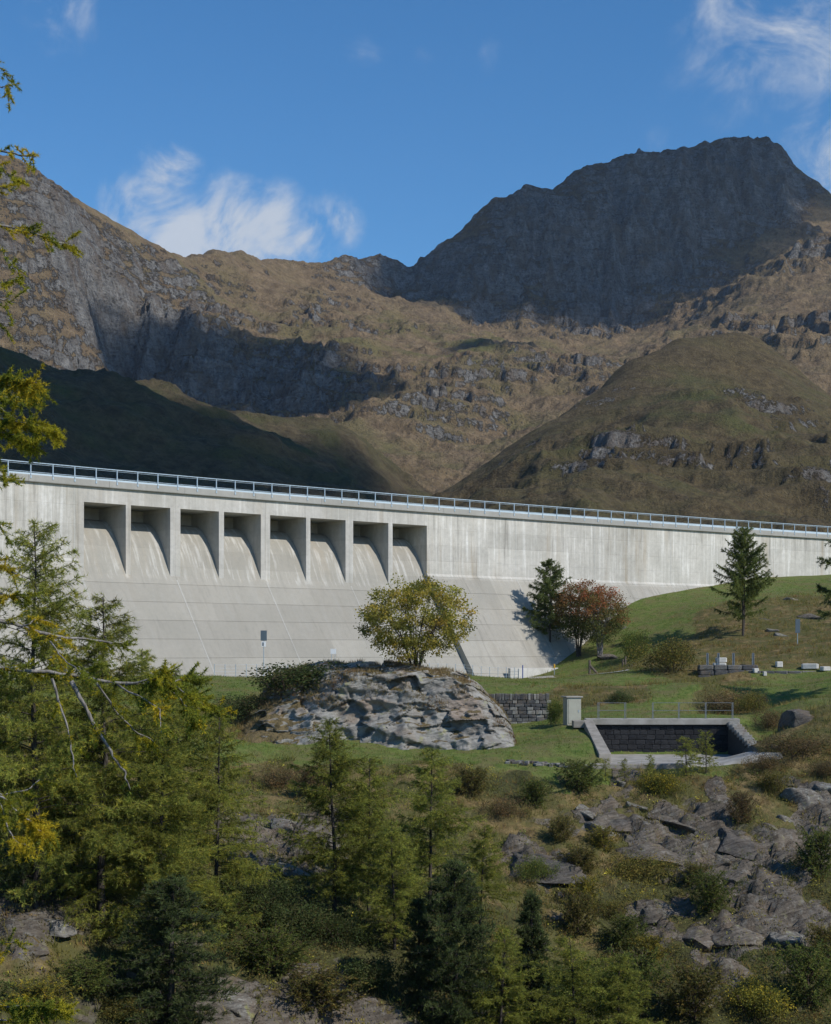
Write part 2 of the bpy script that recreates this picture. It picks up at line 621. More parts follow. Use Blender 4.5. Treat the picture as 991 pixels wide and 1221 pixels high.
def hit(px, py, fn=base_h, y0=40.0, y1=215.0, n=900):
    """first point of the terrain on the sight line through (px, py)"""
    px = np.atleast_1d(np.asarray(px, float))
    py = np.atleast_1d(np.asarray(py, float))
    Ys = np.linspace(y0, y1, n)
    X = (px[:, None] - CX) / FPX * Ys
    Z = (HY - py[:, None]) / FPX * Ys
    H = fn(X, np.broadcast_to(Ys, X.shape))
    below = Z <= H
    i = np.where(below.any(1), below.argmax(1), n - 1)
    k = np.arange(len(px))
    return np.stack([X[k, i], Ys[i], H[k, i]], -1)


_sp, _sc = [], []
for ci, key in enumerate('gdrb'):
    P = hit([a[0] for a in SAMP[key]], [a[1] for a in SAMP[key]])
    _sp.append(P[:, :2])
    _sc += [ci] * len(P)
_sp = np.concatenate(_sp)
_sc = np.array(_sc)


def classes(x, y):
    """weights (lawn, dry grass, rock, brush) of the surface at x, y"""
    sh = np.shape(x)
    x = np.ravel(x)
    y = np.ravel(y)
    xx = x + 1.6 * fbm(x * .45, y * .45, 4, 3) * 1.3
    yy = y + 1.6 * fbm(x * .45, y * .45, 4, 91) * 1.3
    out = np.zeros((len(x), 4))
    for i in range(0, len(x), 20000):
        d = (xx[i:i + 20000, None] - _sp[:, 0]) ** 2 + ((yy[i:i + 20000, None] - _sp[:, 1]) * 0.75) ** 2 + 0.05
        wgt = d ** -2.6
        for c in range(4):
            out[i:i + 20000, c] = wgt[:, _sc == c].sum(1)
    out[:, 2] *= 0.42                                          # turf and brush lap over the rock
    out /= out.sum(1, keepdims=True)
    return out.reshape(sh + (4,))


BASIN = dict(x0=12.35, x1=22.1, y0=98.2, y1=106.5, top=-4.85, floor=-7.35)


def ground_h(x, y, cls=None):
    x = np.asarray(x, float)
    y = np.asarray(y, float)
    h = base_h(x, y)
    if cls is None:
        cls = classes(x, y)
    g, d, r, b = (cls[..., i] for i in range(4))
    slope_zone = smoothstep(99, 93, y) * smoothstep(38, 55, y)
    rough = 0.20 * g + 0.34 * d + 0.5 * b + 0.55 * r
    h = h + rough * (0.35 + 0.65 * slope_zone) * fbm(x * 0.35, y * 0.35, 5, 11) * 1.1
    # rock ledges: beds dipping to the right, stepped
    u = h + 0.28 * x - 0.15 * y + 0.9 * fbm(x * .22, y * .22, 4, 40)
    st = 0.95
    fr = u / st - np.floor(u / st)
    led = (smoothstep(0.25, 0.75, fr) - fr) * st
    h = h + led * (0.9 * r + 0.3 * d + 0.25 * b) * slope_zone * 1.1
    h = h + (r * 0.5 + d * .08) * (ridged(x * 0.8, y * 0.8, 4, 77) - 0.5) * 0.8 * np.clip(slope_zone + .4, 0, 1)
    wob = fbm(x * .5, y * .5, 3, 44)
    h = h + (r + .12 * d) * slope_zone * (0.75 * facets(x / 2.1 + .35 * wob, (y + .5 * h) / 1.25 + .3 * wob, 5) + .30 * facets(x / .8, y / .55 + wob, 6))
    # level shelf round the basin and the cabinet
    sh = smoothstep(9.0, 10.5, x) * smoothstep(24.5, 22.5, x) * smoothstep(105.0, 107.0, y) * smoothstep(113, 109, y)
    h = h * (1 - sh) + sh * np.clip(h, -5.35, -4.98)
    # stilling basin pit
    inb = (smoothstep(BASIN['x0'] - .25, BASIN['x0'] + .05, x) * smoothstep(BASIN['x1'] + .25, BASIN['x1'] - .05, x)
           * smoothstep(96.2, 96.8, y) * smoothstep(BASIN['y1'] + .35, BASIN['y1'] - .05, y))
    h = np.where(inb > 0.001, h * (1 - inb) + np.minimum(h, BASIN['floor'] - .35) * inb, h)
    return h


gx = np.concatenate([np.arange(-70, -30, 1.2), np.arange(-30, 34, 0.27), np.arange(34, 62, .45), np.arange(62, 110, 1.5)])
gy = np.concatenate([np.arange(-30, 46, 1.0), np.arange(46, 100, 0.23), np.arange(100, 130, 0.3), np.arange(130, 250, 0.8)])
GX, GY = np.meshgrid(gx, gy)
CLS = classes(GX, GY)
GH = ground_h(GX, GY, CLS)


def grid_quads(nr, nc):
    i = np.arange(nr * nc).reshape(nr, nc)
    return np.stack([i[:-1, :-1], i[:-1, 1:], i[1:, 1:], i[1:, :-1]], -1).reshape(-1, 4)


def on_ground(x, y):
    """height of the built ground sheet (bilinear)"""
    x = np.asarray(x, float)
    y = np.asarray(y, float)
    i = np.clip(np.searchsorted(gx, x) - 1, 0, len(gx) - 2)
    j = np.clip(np.searchsorted(gy, y) - 1, 0, len(gy) - 2)
    fx = np.clip((x - gx[i]) / (gx[i + 1] - gx[i]), 0, 1)
    fy = np.clip((y - gy[j]) / (gy[j + 1] - gy[j]), 0, 1)
    return (GH[j, i] * (1 - fx) + GH[j, i + 1] * fx) * (1 - fy) + (GH[j + 1, i] * (1 - fx) + GH[j + 1, i + 1] * fx) * fy


def at(px, py, y0=40.0, y1=215.0):
    """ground point under (px, py)"""
    return hit([px], [py], on_ground, y0, y1, 3000)[0]


m, t = new_mat('alpine_ground')
geo = t.n('ShaderNodeNewGeometry')
pos = geo.outputs['Position']
att = t.n('ShaderNodeAttribute', attribute_name='sh')
sp_ = t.n('ShaderNodeSeparateXYZ')
t.link(att.outputs['Vector'], sp_.inputs[0])
n1 = t.noise(pos, 0.55, 7, 0.62)
n2 = t.noise(pos, 5.0, 6, 0.65)
n3 = t.noise(pos, 1.7, 6, 0.6)
green = t.mix(t.ramp(n3, [(0.35, 0.0), (0.65, 1.0)]), (0.070, 0.108, 0.022), (0.140, 0.168, 0.046))
green = t.mix(t.ramp(n1, [(0.44, 0.0), (0.62, 0.8)]), green, (0.145, 0.125, 0.055))
dry = t.mix(t.ramp(n3, [(0.35, 0.0), (0.65, 1.0)]), (0.085, 0.062, 0.028), (0.23, 0.170, 0.078))
dry = t.mix(t.ramp(n1, [(0.40, 0.0), (0.55, 0.85)]), dry, (0.080, 0.082, 0.028))
brush = t.mix(t.ramp(n2, [(0.35, 0.0), (0.65, 1.0)]), (0.035, 0.032, 0.016), (0.085, 0.088, 0.030))
rk, rh = rock_nodes(t, pos, 1.2, 0.3)
gmix = t.math('ADD', sp_.outputs[0], t.math('MULTIPLY', t.math('SUBTRACT', n2, 0.5), 0.5))
c = t.mix(t.smooth(gmix, 0.40, 0.60), dry, green)
bsum = t.math('SUBTRACT', 1.0, t.math('ADD', t.math('ADD', sp_.outputs[0], sp_.outputs[1]), sp_.outputs[2]))
c = t.mix(t.smooth(bsum, 0.35, 0.6), c, brush)
nrm = t.n('ShaderNodeSeparateXYZ')
t.link(geo.outputs['True Normal'], nrm.inputs[0])
steep = t.smooth(nrm.outputs[2], 0.72, 0.5)
rmix = t.math('ADD', sp_.outputs[2], t.math('MULTIPLY', t.math('SUBTRACT', n3, 0.5), 1.5))
rfac = t.math('MAXIMUM', t.smooth(rmix, 0.55, 0.70), t.math('MULTIPLY', steep, t.smooth(sp_.outputs[0], 0.6, 0.3)))
c = t.mix(rfac, c, rk)
hb = t.math('ADD', t.math('MULTIPLY', n2, 0.5), t.math('MULTIPLY', rh, rfac))
finish(t, c, 0.95, hb, 0.28, 0.9, 0.1)
M_ground = m
ground = link('ground', mesh_np('ground', np.stack([GX, GY, GH], -1).reshape(-1, 3), quads=grid_quads(*GX.shape), smooth=True,
                                mats=[M_ground], vec=CLS[..., :3].reshape(-1, 3)))
tag(ground, 'grassy and rocky alpine slope below the dam', None, None, 'structure')

# ------------------------------------------------------------------ mountains
def mountain_mat(name, rock_gain=0.0, grass=((0.118, 0.084, 0.051), (0.235, 0.172, 0.102)), green=(0.135, 0.126, 0.050), scale=0.02,
                 rock=((0.062, 0.058, 0.054), (0.32, 0.308, 0.288))):
    m, t = new_mat(name)
    geo = t.n('ShaderNodeNewGeometry')
    pos = geo.outputs['Position']
    att = t.n('ShaderNodeAttribute', attribute_name='sh')
    s = t.n('ShaderNodeSeparateXYZ')
    t.link(att.outputs['Vector'], s.inputs[0])
    a1 = t.noise(pos, scale, 8, 0.62)
    a2 = t.noise(pos, scale * 5, 8, 0.65)
    a3 = t.noise(pos, scale * 18, 5, 0.65)
    g = t.mix(t.ramp(a2, [(0.36, 0.0), (0.64, 1.0)]), grass[0], grass[1])
    g = t.mix(t.math('MULTIPLY', t.ramp(a1, [(0.45, 0.0), (0.62, 1.0)]), s.outputs[1]), g, green)
    st = t.mapping(pos, (scale * 2, scale * 2, scale * 9), (0.25, 0.15, 0))
    bd = t.noise(st, 1.6, 8, 0.66, 0.5)
    vt = t.noise(t.mapping(pos, (scale * 6, scale * 6, scale * 1.2)), 1.3, 7, 0.65)
    f = t.math('ADD', t.math('MULTIPLY', bd, 0.32), t.math('ADD', t.math('MULTIPLY', vt, 0.45), t.math('MULTIPLY', a3, 0.23)))  # upright streaks weighted up, painting rib and gully shading into the rock
    r = t.mix(t.ramp(f, [(0.38, 0.0), (0.62, 1.0)]), rock[0], rock[1])
    r = t.mix(t.ramp(t.noise(t.mapping(pos, (scale * 2.6, scale * 2.6, scale * .7)), 1.0, 6, 0.6), [(0.46, 0.0), (0.62, 0.65)]), r, (0.135, 0.10, 0.070))
    nr = t.n('ShaderNodeSeparateXYZ')
    t.link(geo.outputs['Normal'], nr.inputs[0])
    rf = t.math('ADD', s.outputs[0], t.math('MULTIPLY', t.math('SUBTRACT', t.math('ADD', t.math('MULTIPLY', a2, 0.6), t.math('MULTIPLY', a3, 0.4)), 0.5), 2.2))
    rf = t.math('ADD', rf, t.math('MULTIPLY', t.math('SUBTRACT', 0.60, nr.outputs[2]), 1.5))
    rf = t.smooth(t.math('ADD', rf, rock_gain), 0.42, 0.62)
    c = t.mix(rf, g, r)
    c = t.mix(t.math('MULTIPLY', t.ramp(a3, [(0.34, 1.0), (0.46, 0.0)]), 0.5), c, (0.035, 0.030, 0.024))
    h = t.math('ADD', t.math('MULTIPLY', a3, 0.35), t.math('MULTIPLY', rf, t.math('ADD', t.math('MULTIPLY', f, 1.2), 0.25)))
    finish(t, c, 0.95, h, 0.30 / scale * 0.9, 0.9, 0.08)
    return m


SKYLINE = []


CALM_D = [20, 150]


def calm(X, Y):
    """relief is gentler right on the ridge lines"""
    if not SKYLINE:
        return 1.0
    S = np.array(SKYLINE)
    d = np.full(X.shape, 1e9)
    for q in S:
        d = np.minimum(d, (X - q[0]) ** 2 + (Y - q[1]) ** 2)
    return 0.50 * (CALM_D[0] / 20) ** .8 + (1 - 0.50 * (CALM_D[0] / 20) ** .8) * smoothstep(CALM_D[0], CALM_D[1], np.sqrt(d))


def fan(name, P, yr, ur, nu, ny, c, mat, amp, nsc, seed, rock_fn, label, pw=1.0, cliff=0.0, post=None, base=0.35):
    """a heightfield over x, y through the ridge and slope points P, with eroded relief; sampled along bearings for even detail"""
    P = np.array(P)
    f = RBF(P[:, :2], P[:, 2], c)
    u = np.linspace(ur[0], ur[1], nu)
    y = yr[0] + (yr[1] - yr[0]) * np.linspace(0, 1, ny) ** pw
    U, Yg = np.meshgrid(u, y)
    X = U * Yg
    H = f(X, Yg)
    rk_, gr_ = rock_fn(X, Yg, H)
    e1 = ridged(X / nsc, Yg / nsc, 7, seed, 0.62 if name == 'mountain' else 0.5) - 0.55
    e2 = fbm(X / (nsc * 2.2), Yg / (nsc * 2.2), 6, seed + 5)
    H = H + amp * (e1 * (base + 0.75 * rk_) + base * e2) * calm(X, Yg)
    if name == 'mountain':                                   # gullies scored down the steep faces
        gl = ridged(X / 34 + 0.8 * fbm(X / 120, Yg / 120, 3, 7), Yg / 210 + X / 300, 4, 13, .55) - .5
        H = H + gl * 46 * np.clip(rk_ * 1.4 - .35, 0, 1) * calm(X, Yg)
    if cliff:
        v = H + 0.5 * cliff * fbm(X / (nsc * 1.5), Yg / (nsc * 1.5), 5, seed + 9) * 2.5 + .08 * X
        fr = v / cliff - np.floor(v / cliff)
        H = H + (smoothstep(0.25, 0.75, fr) - fr) * cliff * np.clip(rk_ * 1.1, 0, 1) * .8 * calm(X, Yg)
    if post is not None:
        H = post(X, Yg, H)
    vec = np.stack([rk_, gr_, rk_ * 0], -1)
    o = link(name, mesh_np(name, np.stack([X, Yg, H], -1).reshape(-1, 3), quads=grid_quads(ny, nu), smooth=True, mats=[mat], vec=vec.reshape(-1, 3)))
    return tag(o, label, None, None, 'structure')


SKY_L = [(-240, 60, 1380), (-150, 100, 1400), (-60, 150, 1450), (0, 187, 1500), (25, 195, 1520), (50, 213, 1540), (76, 231, 1560), (108, 248, 1600), (141, 266, 1650), (171, 289, 1720),
         (202, 301, 1800), (242, 309, 1900), (272, 312, 1980), (288, 319, 2020), (328, 318, 2080), (363, 316, 2120), (424, 315, 2180), (464, 314, 2200), (478, 319, 2220), (507, 312, 2230),
         (528, 295, 2240), (548, 285, 2250), (561, 274, 2260), (573, 259, 2270), (597, 241, 2290), (621, 229, 2310), (662, 225, 2340), (692, 211, 2360), (734, 200, 2390), (770, 188, 2410),
         (805, 179, 2430), (835, 170, 2450), (856, 164, 2460), (877, 167, 2460), (919, 171, 2450), (931, 179, 2440), (955, 206, 2420), (972, 217, 2400), (987, 232, 2380), (1060, 290, 2300), (1200, 360, 2200)]
P = [pix(*a) for a in SKY_L]
for a in SKY_L:                                              # the far side of the ridge falls away
    q = pix(*a)
    P.append(np.array([q[0] * 1.12, q[1] + 260, q[2] - 190]))
for a in ((470, 347, 2160), (520, 368, 2105), (600, 386, 2085), (690, 386, 2105), (760, 378, 2140), (820, 345, 2190), (870, 312, 2230), (930, 268, 2290), (980, 255, 2320),
          (930, 310, 1980), (991, 292, 1950), (880, 355, 1830), (960, 360, 1750), (850, 400, 1600), (930, 405, 1500), (991, 405, 1450), (1050, 330, 1800), (1100, 420, 1400), (800, 400, 1800), (730, 410, 1850),
          (905, 408, 1560), (940, 372, 1680), (970, 340, 1790),
          (480, 400, 1750), (560, 420, 1650), (640, 430, 1600), (720, 440, 1550), (600, 470, 1430), (680, 480, 1400), (520, 480, 1370), (560, 490, 1330), (500, 520, 1280), (470, 548, 1120), (540, 560, 1110), (620, 520, 1250),
          (580, 500, 1330), (460, 470, 1420), (445, 488, 1300), (445, 510, 1240), (420, 540, 1130), (400, 505, 1300), (500, 575, 1020), (400, 600, 950), (600, 600, 950),
          (150, 330, 1560), (250, 350, 1780), (350, 350, 1950), (420, 350, 2050), (200, 375, 1600), (300, 385, 1700), (400, 395, 1750), (100, 370, 1390), (30, 350, 1300), (30, 280, 1370), (90, 300, 1440),
          (30, 430, 1230), (90, 445, 1270), (-60, 400, 1220), (-150, 350, 1200), (-240, 300, 1180),
          (120, 405, 1440), (135, 455, 1390), (200, 415, 1480), (200, 465, 1420), (260, 412, 1510), (260, 480, 1430), (330, 425, 1520), (330, 495, 1410), (390, 440, 1500), (400, 492, 1380),
          (100, 500, 1200), (0, 500, 1100), (250, 540, 1150), (350, 550, 1120)):
    P.append(pix(*a))
P += [np.array([x_, 850.0, 60.0]) for x_ in (-500, -300, -100, 100, 300, 500)]


def blob_px(lst):
    return [(pix(a[0], a[1], a[2]), a[3], a[4]) for a in lst]


ROCK_FAR = blob_px([(40, 240, 1500, 120, .40), (100, 265, 1560, 80, .30), (60, 400, 1290, 100, .60), (20, 320, 1330, 60, .25), (130, 420, 1420, 100, .8), (230, 440, 1460, 110, .95), (320, 455, 1460, 110, .95),
                    (390, 460, 1430, 80, .7), (270, 385, 1640, 90, .45), (380, 385, 1700, 120, .45), (450, 330, 2150, 120, .4), (350, 335, 2000, 120, .35),
                    (560, 330, 2180, 160, .9), (650, 300, 2220, 190, 1.), (760, 280, 2260, 220, 1.), (870, 240, 2350, 180, 1.), (930, 210, 2400, 120, .7), (960, 330, 1850, 120, .6), (900, 340, 1850, 100, .5), (980, 400, 1500, 150, .55),
                    (520, 505, 1300, 80, .85), (560, 485, 1330, 70, .8), (610, 455, 1450, 90, .6), (680, 440, 1530, 90, .5), (500, 420, 1650, 90, .4), (860, 400, 1620, 80, .5)])
GREEN_FAR = blob_px([(580, 430, 1620, 200, .9), (480, 420, 1700, 160, .7), (420, 440, 1550, 120, .6), (700, 420, 1700, 160, .6), (800, 390, 1700, 100, .5), (480, 540, 1150, 120, .6), (250, 370, 1700, 150, .4), (620, 500, 1300, 120, .6)])


def blob_field(B, X, Y):
    o = np.zeros_like(X)
    for p, r_, a in B:
        o = np.maximum(o, a * np.exp(-((X - p[0]) ** 2 + (Y - p[1]) ** 2) / (r_ * r_)))
    return o


def rock_far(X, Y, H):
    n_ = fbm(X / 90, Y / 90, 5, 21)
    return np.clip(blob_field(ROCK_FAR, X, Y) * .85 + 0.10 + 0.55 * n_, 0, 1), np.clip(blob_field(GREEN_FAR, X, Y) + .15, 0, 1)


M_mtn = mountain_mat('mountain_rock_and_turf', 0.04)
SKYLINE += [q[:2] for q in P[:len(SKY_L)]]
fan('mountain', P, (900, 2850), (-0.42, 0.42), 700, 500, 25, M_mtn, 66, 105, 51, rock_far,
    'broad cirque with a steep dark peak behind the dam', 1.0, 17.0)
SKYLINE.clear()

# dark hill behind the dam, sloping down to the right
LH = [(-300, 300, 470), (-150, 350, 480), (-60, 392, 490), (0, 412, 500), (40, 436, 505), (65, 450, 510), (100, 455, 520), (160, 460, 535), (220, 472, 555), (300, 499, 580), (345, 503, 600),
      (380, 508, 610), (420, 531, 620), (450, 559, 625), (475, 582, 630), (520, 612, 640), (600, 640, 640)]
P = [pix(*a) for a in LH]
for a in LH:
    q = pix(*a)
    P.append(np.array([q[0] * 1.15, q[1] + 130, q[2] - 45]))
for a in ((0, 500, 420), (100, 510, 430), (200, 525, 450), (300, 540, 480), (380, 560, 520), (430, 585, 560), (0, 580, 350), (150, 590, 370), (300, 600, 400), (400, 620, 450), (-150, 500, 380), (-300, 480, 360),
          (480, 630, 520), (560, 660, 560), (0, 640, 300), (200, 650, 310), (400, 670, 360)):
    P.append(pix(*a))


def rock_l(X, Y, H):
    return np.clip(.22 + .42 * fbm(X / 30, Y / 30, 5, 61), 0, 1), np.clip(.6 + 0.5 * fbm(X / 60, Y / 60, 3, 62), 0, 1)


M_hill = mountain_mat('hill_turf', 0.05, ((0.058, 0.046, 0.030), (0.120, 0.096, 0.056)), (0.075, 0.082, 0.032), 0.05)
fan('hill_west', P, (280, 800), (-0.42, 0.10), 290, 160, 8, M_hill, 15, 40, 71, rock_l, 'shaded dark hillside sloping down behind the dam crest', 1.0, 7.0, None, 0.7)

# rounded hill on the right
RH = [(520, 598, 690), (545, 582, 700), (600, 545, 725), (640, 515, 745), (690, 480, 785), (740, 441, 835), (800, 416, 875), (870, 407, 900), (905, 412, 900), (935, 430, 885), (991, 470, 850), (1100, 540, 800), (1250, 600, 760)]
P = [pix(*a) for a in RH]
for a in RH:
    q = pix(*a)
    P.append(np.array([q[0] * 1.12, q[1] + 160, q[2] - 60]))
for a in ((600, 590, 620), (650, 560, 640), (690, 520, 690), (740, 480, 745), (730, 510, 690), (690, 560, 615), (660, 585, 590), (720, 550, 605), (760, 520, 650), (800, 480, 735), (850, 460, 780),
          (800, 540, 600), (870, 520, 640), (930, 500, 700), (990, 540, 640), (900, 570, 560), (820, 590, 530), (740, 590, 545), (980, 590, 540), (660, 620, 520), (800, 622, 460), (950, 628, 450), (700, 612, 480), (880, 618, 470), (600, 640, 400), (700, 640, 380), (850, 645, 380), (1000, 650, 380), (1100, 620, 560), (1200, 660, 500),
          (560, 610, 620), (880, 440, 845), (920, 465, 800), (680, 500, 745), (640, 540, 690)):
    P.append(pix(*a))
ROCK_R = blob_px([(690, 490, 760, 28, .55), (735, 470, 770, 22, .5), (720, 580, 560, 26, .8), (740, 565, 580, 20, .7), (800, 575, 560, 30, .6), (870, 575, 560, 30, .6), (925, 480, 760, 30, .75), (940, 500, 720, 26, .7), (985, 600, 530, 30, .7), (620, 545, 700, 24, .6), (650, 520, 735, 22, .6), (700, 500, 720, 20, .55), (640, 570, 640, 22, .5), (690, 545, 640, 20, .55), (760, 455, 800, 18, .4)])


def rock_r(X, Y, H):
    return np.clip(blob_field(ROCK_R, X, Y) + .14 + .45 * fbm(X / 40, Y / 40, 5, 81), 0, 1), np.clip(.35 + 0.8 * fbm(X / 70, Y / 70, 3, 82), 0, 1)


for q0, q1 in zip(P[:len(RH) - 1], P[1:len(RH)]):
    SKYLINE += [q0[:2] + (q1[:2] - q0[:2]) * f_ for f_ in (0, .2, .4, .6, .8)]
CALM_D[:] = [8, 100]
M_hill2 = mountain_mat('brown_hill_turf', 0.02, ((0.066, 0.050, 0.028), (0.130, 0.100, 0.054)), (0.085, 0.088, 0.034), 0.04)
fan('hill_east', P, (340, 1120), (-0.02, 0.44), 400, 240, 10, M_hill2, 34, 95, 91, rock_r, 'rounded brown grassy hill behind the dam crest', 1.0, 9.0, None, 0.75)

SKYLINE.clear()
vb = MB()
vb.add([(-2500, 232, 4), (2500, 232, 4), (2500, 1500, 30), (-2500, 1500, 30)], [(0, 1, 2, 3)])
tag(vb.build('valley_floor', M_hill2), 'valley floor behind the dam', None, None, 'structure')

# ------------------------------------------------------------------ dam
def concrete_mat(name, top, low, streak=1.0, seams=1.0):
    """weathered cast concrete; 'sh' carries metres along the dam, height and distance out"""
    m, t = new_mat(name)
    a = t.n('ShaderNodeAttribute', attribute_name='sh')
    v = a.outputs['Vector']
    s = t.n('ShaderNodeSeparateXYZ')
    t.link(v, s.inputs[0])
    fine = t.noise(v, 2.2, 8, 0.65)
    big = t.noise(v, 0.22, 5, 0.6)
    vs = t.noise(t.mapping(v, (2.1, 0.11, 0.5)), 1.0, 6, 0.6, 0.2)        # runs of water down the face
    vs2 = t.noise(t.mapping(v, (0.75, 0.05, 0.2), (0, 0, 0), (3, 1, 0)), 1.0, 5, 0.6)
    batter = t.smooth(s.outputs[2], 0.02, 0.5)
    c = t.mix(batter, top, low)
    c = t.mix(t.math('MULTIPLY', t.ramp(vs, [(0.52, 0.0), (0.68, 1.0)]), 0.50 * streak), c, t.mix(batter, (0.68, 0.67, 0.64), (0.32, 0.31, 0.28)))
    c = t.mix(t.math('MULTIPLY', t.ramp(vs2, [(0.54, 0.0), (0.70, 1.0)]), 0.40 * streak), c, t.mix(batter, (0.33, 0.275, 0.20), (0.27, 0.25, 0.21)))
    dk = t.math('MULTIPLY', t.ramp(vs, [(0.30, 1.0), (0.44, 0.0)]), 0.42 * streak)
    c = t.mix(dk, c, (0.20, 0.19, 0.17))
    c = t.mix(t.math('MULTIPLY', t.ramp(big, [(0.42, 0.0), (0.66, 1.0)]), 0.35), c, (0.23, 0.225, 0.195))
    c = t.mix(t.math('MULTIPLY', t.ramp(fine, [(0.35, 1.0), (0.55, 0.0)]), 0.22), c, (0.22, 0.21, 0.19))
    # each lift of concrete has its own tone
    lift = t.math('FLOOR', t.math('DIVIDE', t.math('ADD', s.outputs[1], 20.0), 1.75))
    bay = t.math('FLOOR', t.math('DIVIDE', t.math('ADD', s.outputs[0], 4.0), 12.5))
    wn = t.n('ShaderNodeTexWhiteNoise', noise_dimensions='2D')
    cb = t.n('ShaderNodeCombineXYZ')
    t.link(lift, cb.inputs[0])
    t.link(bay, cb.inputs[1])
    t.link(cb.outputs[0], wn.inputs['Vector'])
    tone = t.math('ADD', t.math('MULTIPLY', wn.outputs['Value'], 0.16), 0.92)
    vm = t.n('ShaderNodeVectorMath', operation='SCALE')
    t.link(c, vm.inputs[0])
    t.link(tone, vm.inputs['Scale'])
    # shutter-board seams, very faint
    fr = t.math('FRACT', t.math('DIVIDE', s.outputs[0], 2.08))
    seam = t.math('MULTIPLY', t.smooth(t.math('ABSOLUTE', t.math('SUBTRACT', fr, 0.5)), 0.485, 0.5), 0.09 * seams)
    fh = t.math('FRACT', t.math('DIVIDE', t.math('ADD', s.outputs[1], 20.0), 1.75))
    seam2 = t.math('MULTIPLY', t.smooth(t.math('ABSOLUTE', t.math('SUBTRACT', fh, 0.5)), 0.478, 0.498), t.smooth(s.outputs[2], 0.02, 0.5, 0.12, 0.34))
    cc = t.mix(t.math('MAXIMUM', seam, t.math('MULTIPLY', seam2, t.ramp(big, [(0.3, 0.3), (0.6, 1.0)]))), vm.outputs[0], (0.13, 0.125, 0.115))
    h = t.math('ADD', t.math('MULTIPLY', fine, 0.5), t.math('MULTIPLY', vs, 0.3))
    finish(t, cc, 0.9, h, 0.03, 0.7, 0.2)
    return m


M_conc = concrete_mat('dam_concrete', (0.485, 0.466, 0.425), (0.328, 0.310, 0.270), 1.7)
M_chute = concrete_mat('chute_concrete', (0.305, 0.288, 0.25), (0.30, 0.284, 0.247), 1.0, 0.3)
M_pier = concrete_mat('pier_concrete', (0.45, 0.435, 0.405), (0.45, 0.435, 0.405), 0.9, 0.0)
M_crest = concrete_mat('crest_concrete', (0.33, 0.325, 0.305), (0.33, 0.325, 0.305), 0.35, 0.0)
M_rail = simple_mat('galvanised_rail', (0.42, 0.50, 0.56), (0.30, 0.37, 0.43), 4.0, 0.45, 0.35)
M_blueparapet = simple_mat('pale_blue_parapet_paint', (0.44, 0.53, 0.58), (0.36, 0.45, 0.50), 0.6, 0.7)


def sweep(name, s0, s1, prof, mat, parent, step=1.6, closed=True):
    """solid of a cross-section (distance out, height) swept along the dam between s0 and s1"""
    n = max(2, int(math.ceil((s1 - s0) / step)) + 1)
    ss = np.linspace(s0, s1, n)
    pr = np.array(prof, float)
    k = len(pr)
    V, A = [], []
    for s in ss:
        V.append(dam_pt(np.full(k, s), pr[:, 0], pr[:, 1]))
        A.append(np.stack([np.full(k, s), pr[:, 1], pr[:, 0]], -1))
    V = np.concatenate(V)
    A = np.concatenate(A)
    i = np.arange(n * k).reshape(n, k)
    j = np.roll(i, -1, 1)
    q = np.stack([i[:-1], i[1:], j[1:], j[:-1]], -1).reshape(-1, 4)
    me = bpy.data.meshes.new(name)
    caps = [tuple(int(v) for v in i[0]), tuple(int(v) for v in i[-1][::-1])]
    me.from_pydata([tuple(v) for v in V], [], [tuple(int(v) for v in f) for f in q] + caps)
    me.materials.append(mat)
    at_ = me.attributes.new('sh', 'FLOAT_VECTOR', 'POINT')
    at_.data.foreach_set('vector', A.astype(np.float32).ravel())
    me.update()
    return link(name, me, parent)


def grooved(prof_fn, h0, h1, first, step=1.75, w=0.035, d=0.035):
    """points of a face from h0 up to h1 with a shallow groove at every lift joint"""
    hs = [h0]
    pts = [(prof_fn(h0), h0)]
    h = first
    while h < h1 - 0.15:
        if h > h0 + .15:
            dd = d if h < 8.4 else d * .35
            pts += [(prof_fn(h - w), h - w), (prof_fn(h) - dd, h), (prof_fn(h + w), h + w)]
        h += step
    return pts + [(prof_fn(h1), h1)]


LIFT0 = -20 + 1.75 * 8           # lift joints fall on the same levels everywhere
dam = empty('dam', tuple(dam_pt(40.0, 3.0, -3.0)), 0, 'pale grey concrete gravity dam with eight shaded spillway bays and battered face', 'dam')
DAM_INV = dam.matrix_basis.inverted()


def child(o):
    """keep a part where it was built although its thing's origin is elsewhere"""
    o.matrix_parent_inverse = DAM_INV
    return o


bpy.context.view_layer.update()
DAM_INV = dam.matrix_world.inverted()

full_face = lambda h: max(0.0, BAT * (H_KINK - h))
chute_face = lambda h: BAT * (H_CHUTE - h)
TOE = -5.5
s_sp0 = s_of_px(93)              # spillway runs between these two stations
s_sp1 = s_of_px(509)
bay_px = [(100, 150), (156, 203), (215, 261), (267, 311), (322, 365), (370, 412), (421, 463), (468, 508.5)]
bays = [(s_of_px(a), s_of_px(b)) for a, b in bay_px]
# regularise the bays: pairs per monolith
mono = (s_sp1 - bays[0][0]) / 4
joints_full_r = [s_sp1, s_of_px(615), s_of_px(709), s_of_px(800), s_of_px(888), s_of_px(975), S1]
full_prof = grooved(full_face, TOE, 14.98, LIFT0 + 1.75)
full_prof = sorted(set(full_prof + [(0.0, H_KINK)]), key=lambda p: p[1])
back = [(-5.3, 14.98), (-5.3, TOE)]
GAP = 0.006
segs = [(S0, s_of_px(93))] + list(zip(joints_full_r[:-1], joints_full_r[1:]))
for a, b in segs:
    child(sweep('wall_block', a + GAP, b - GAP, full_prof + back, M_conc, dam))
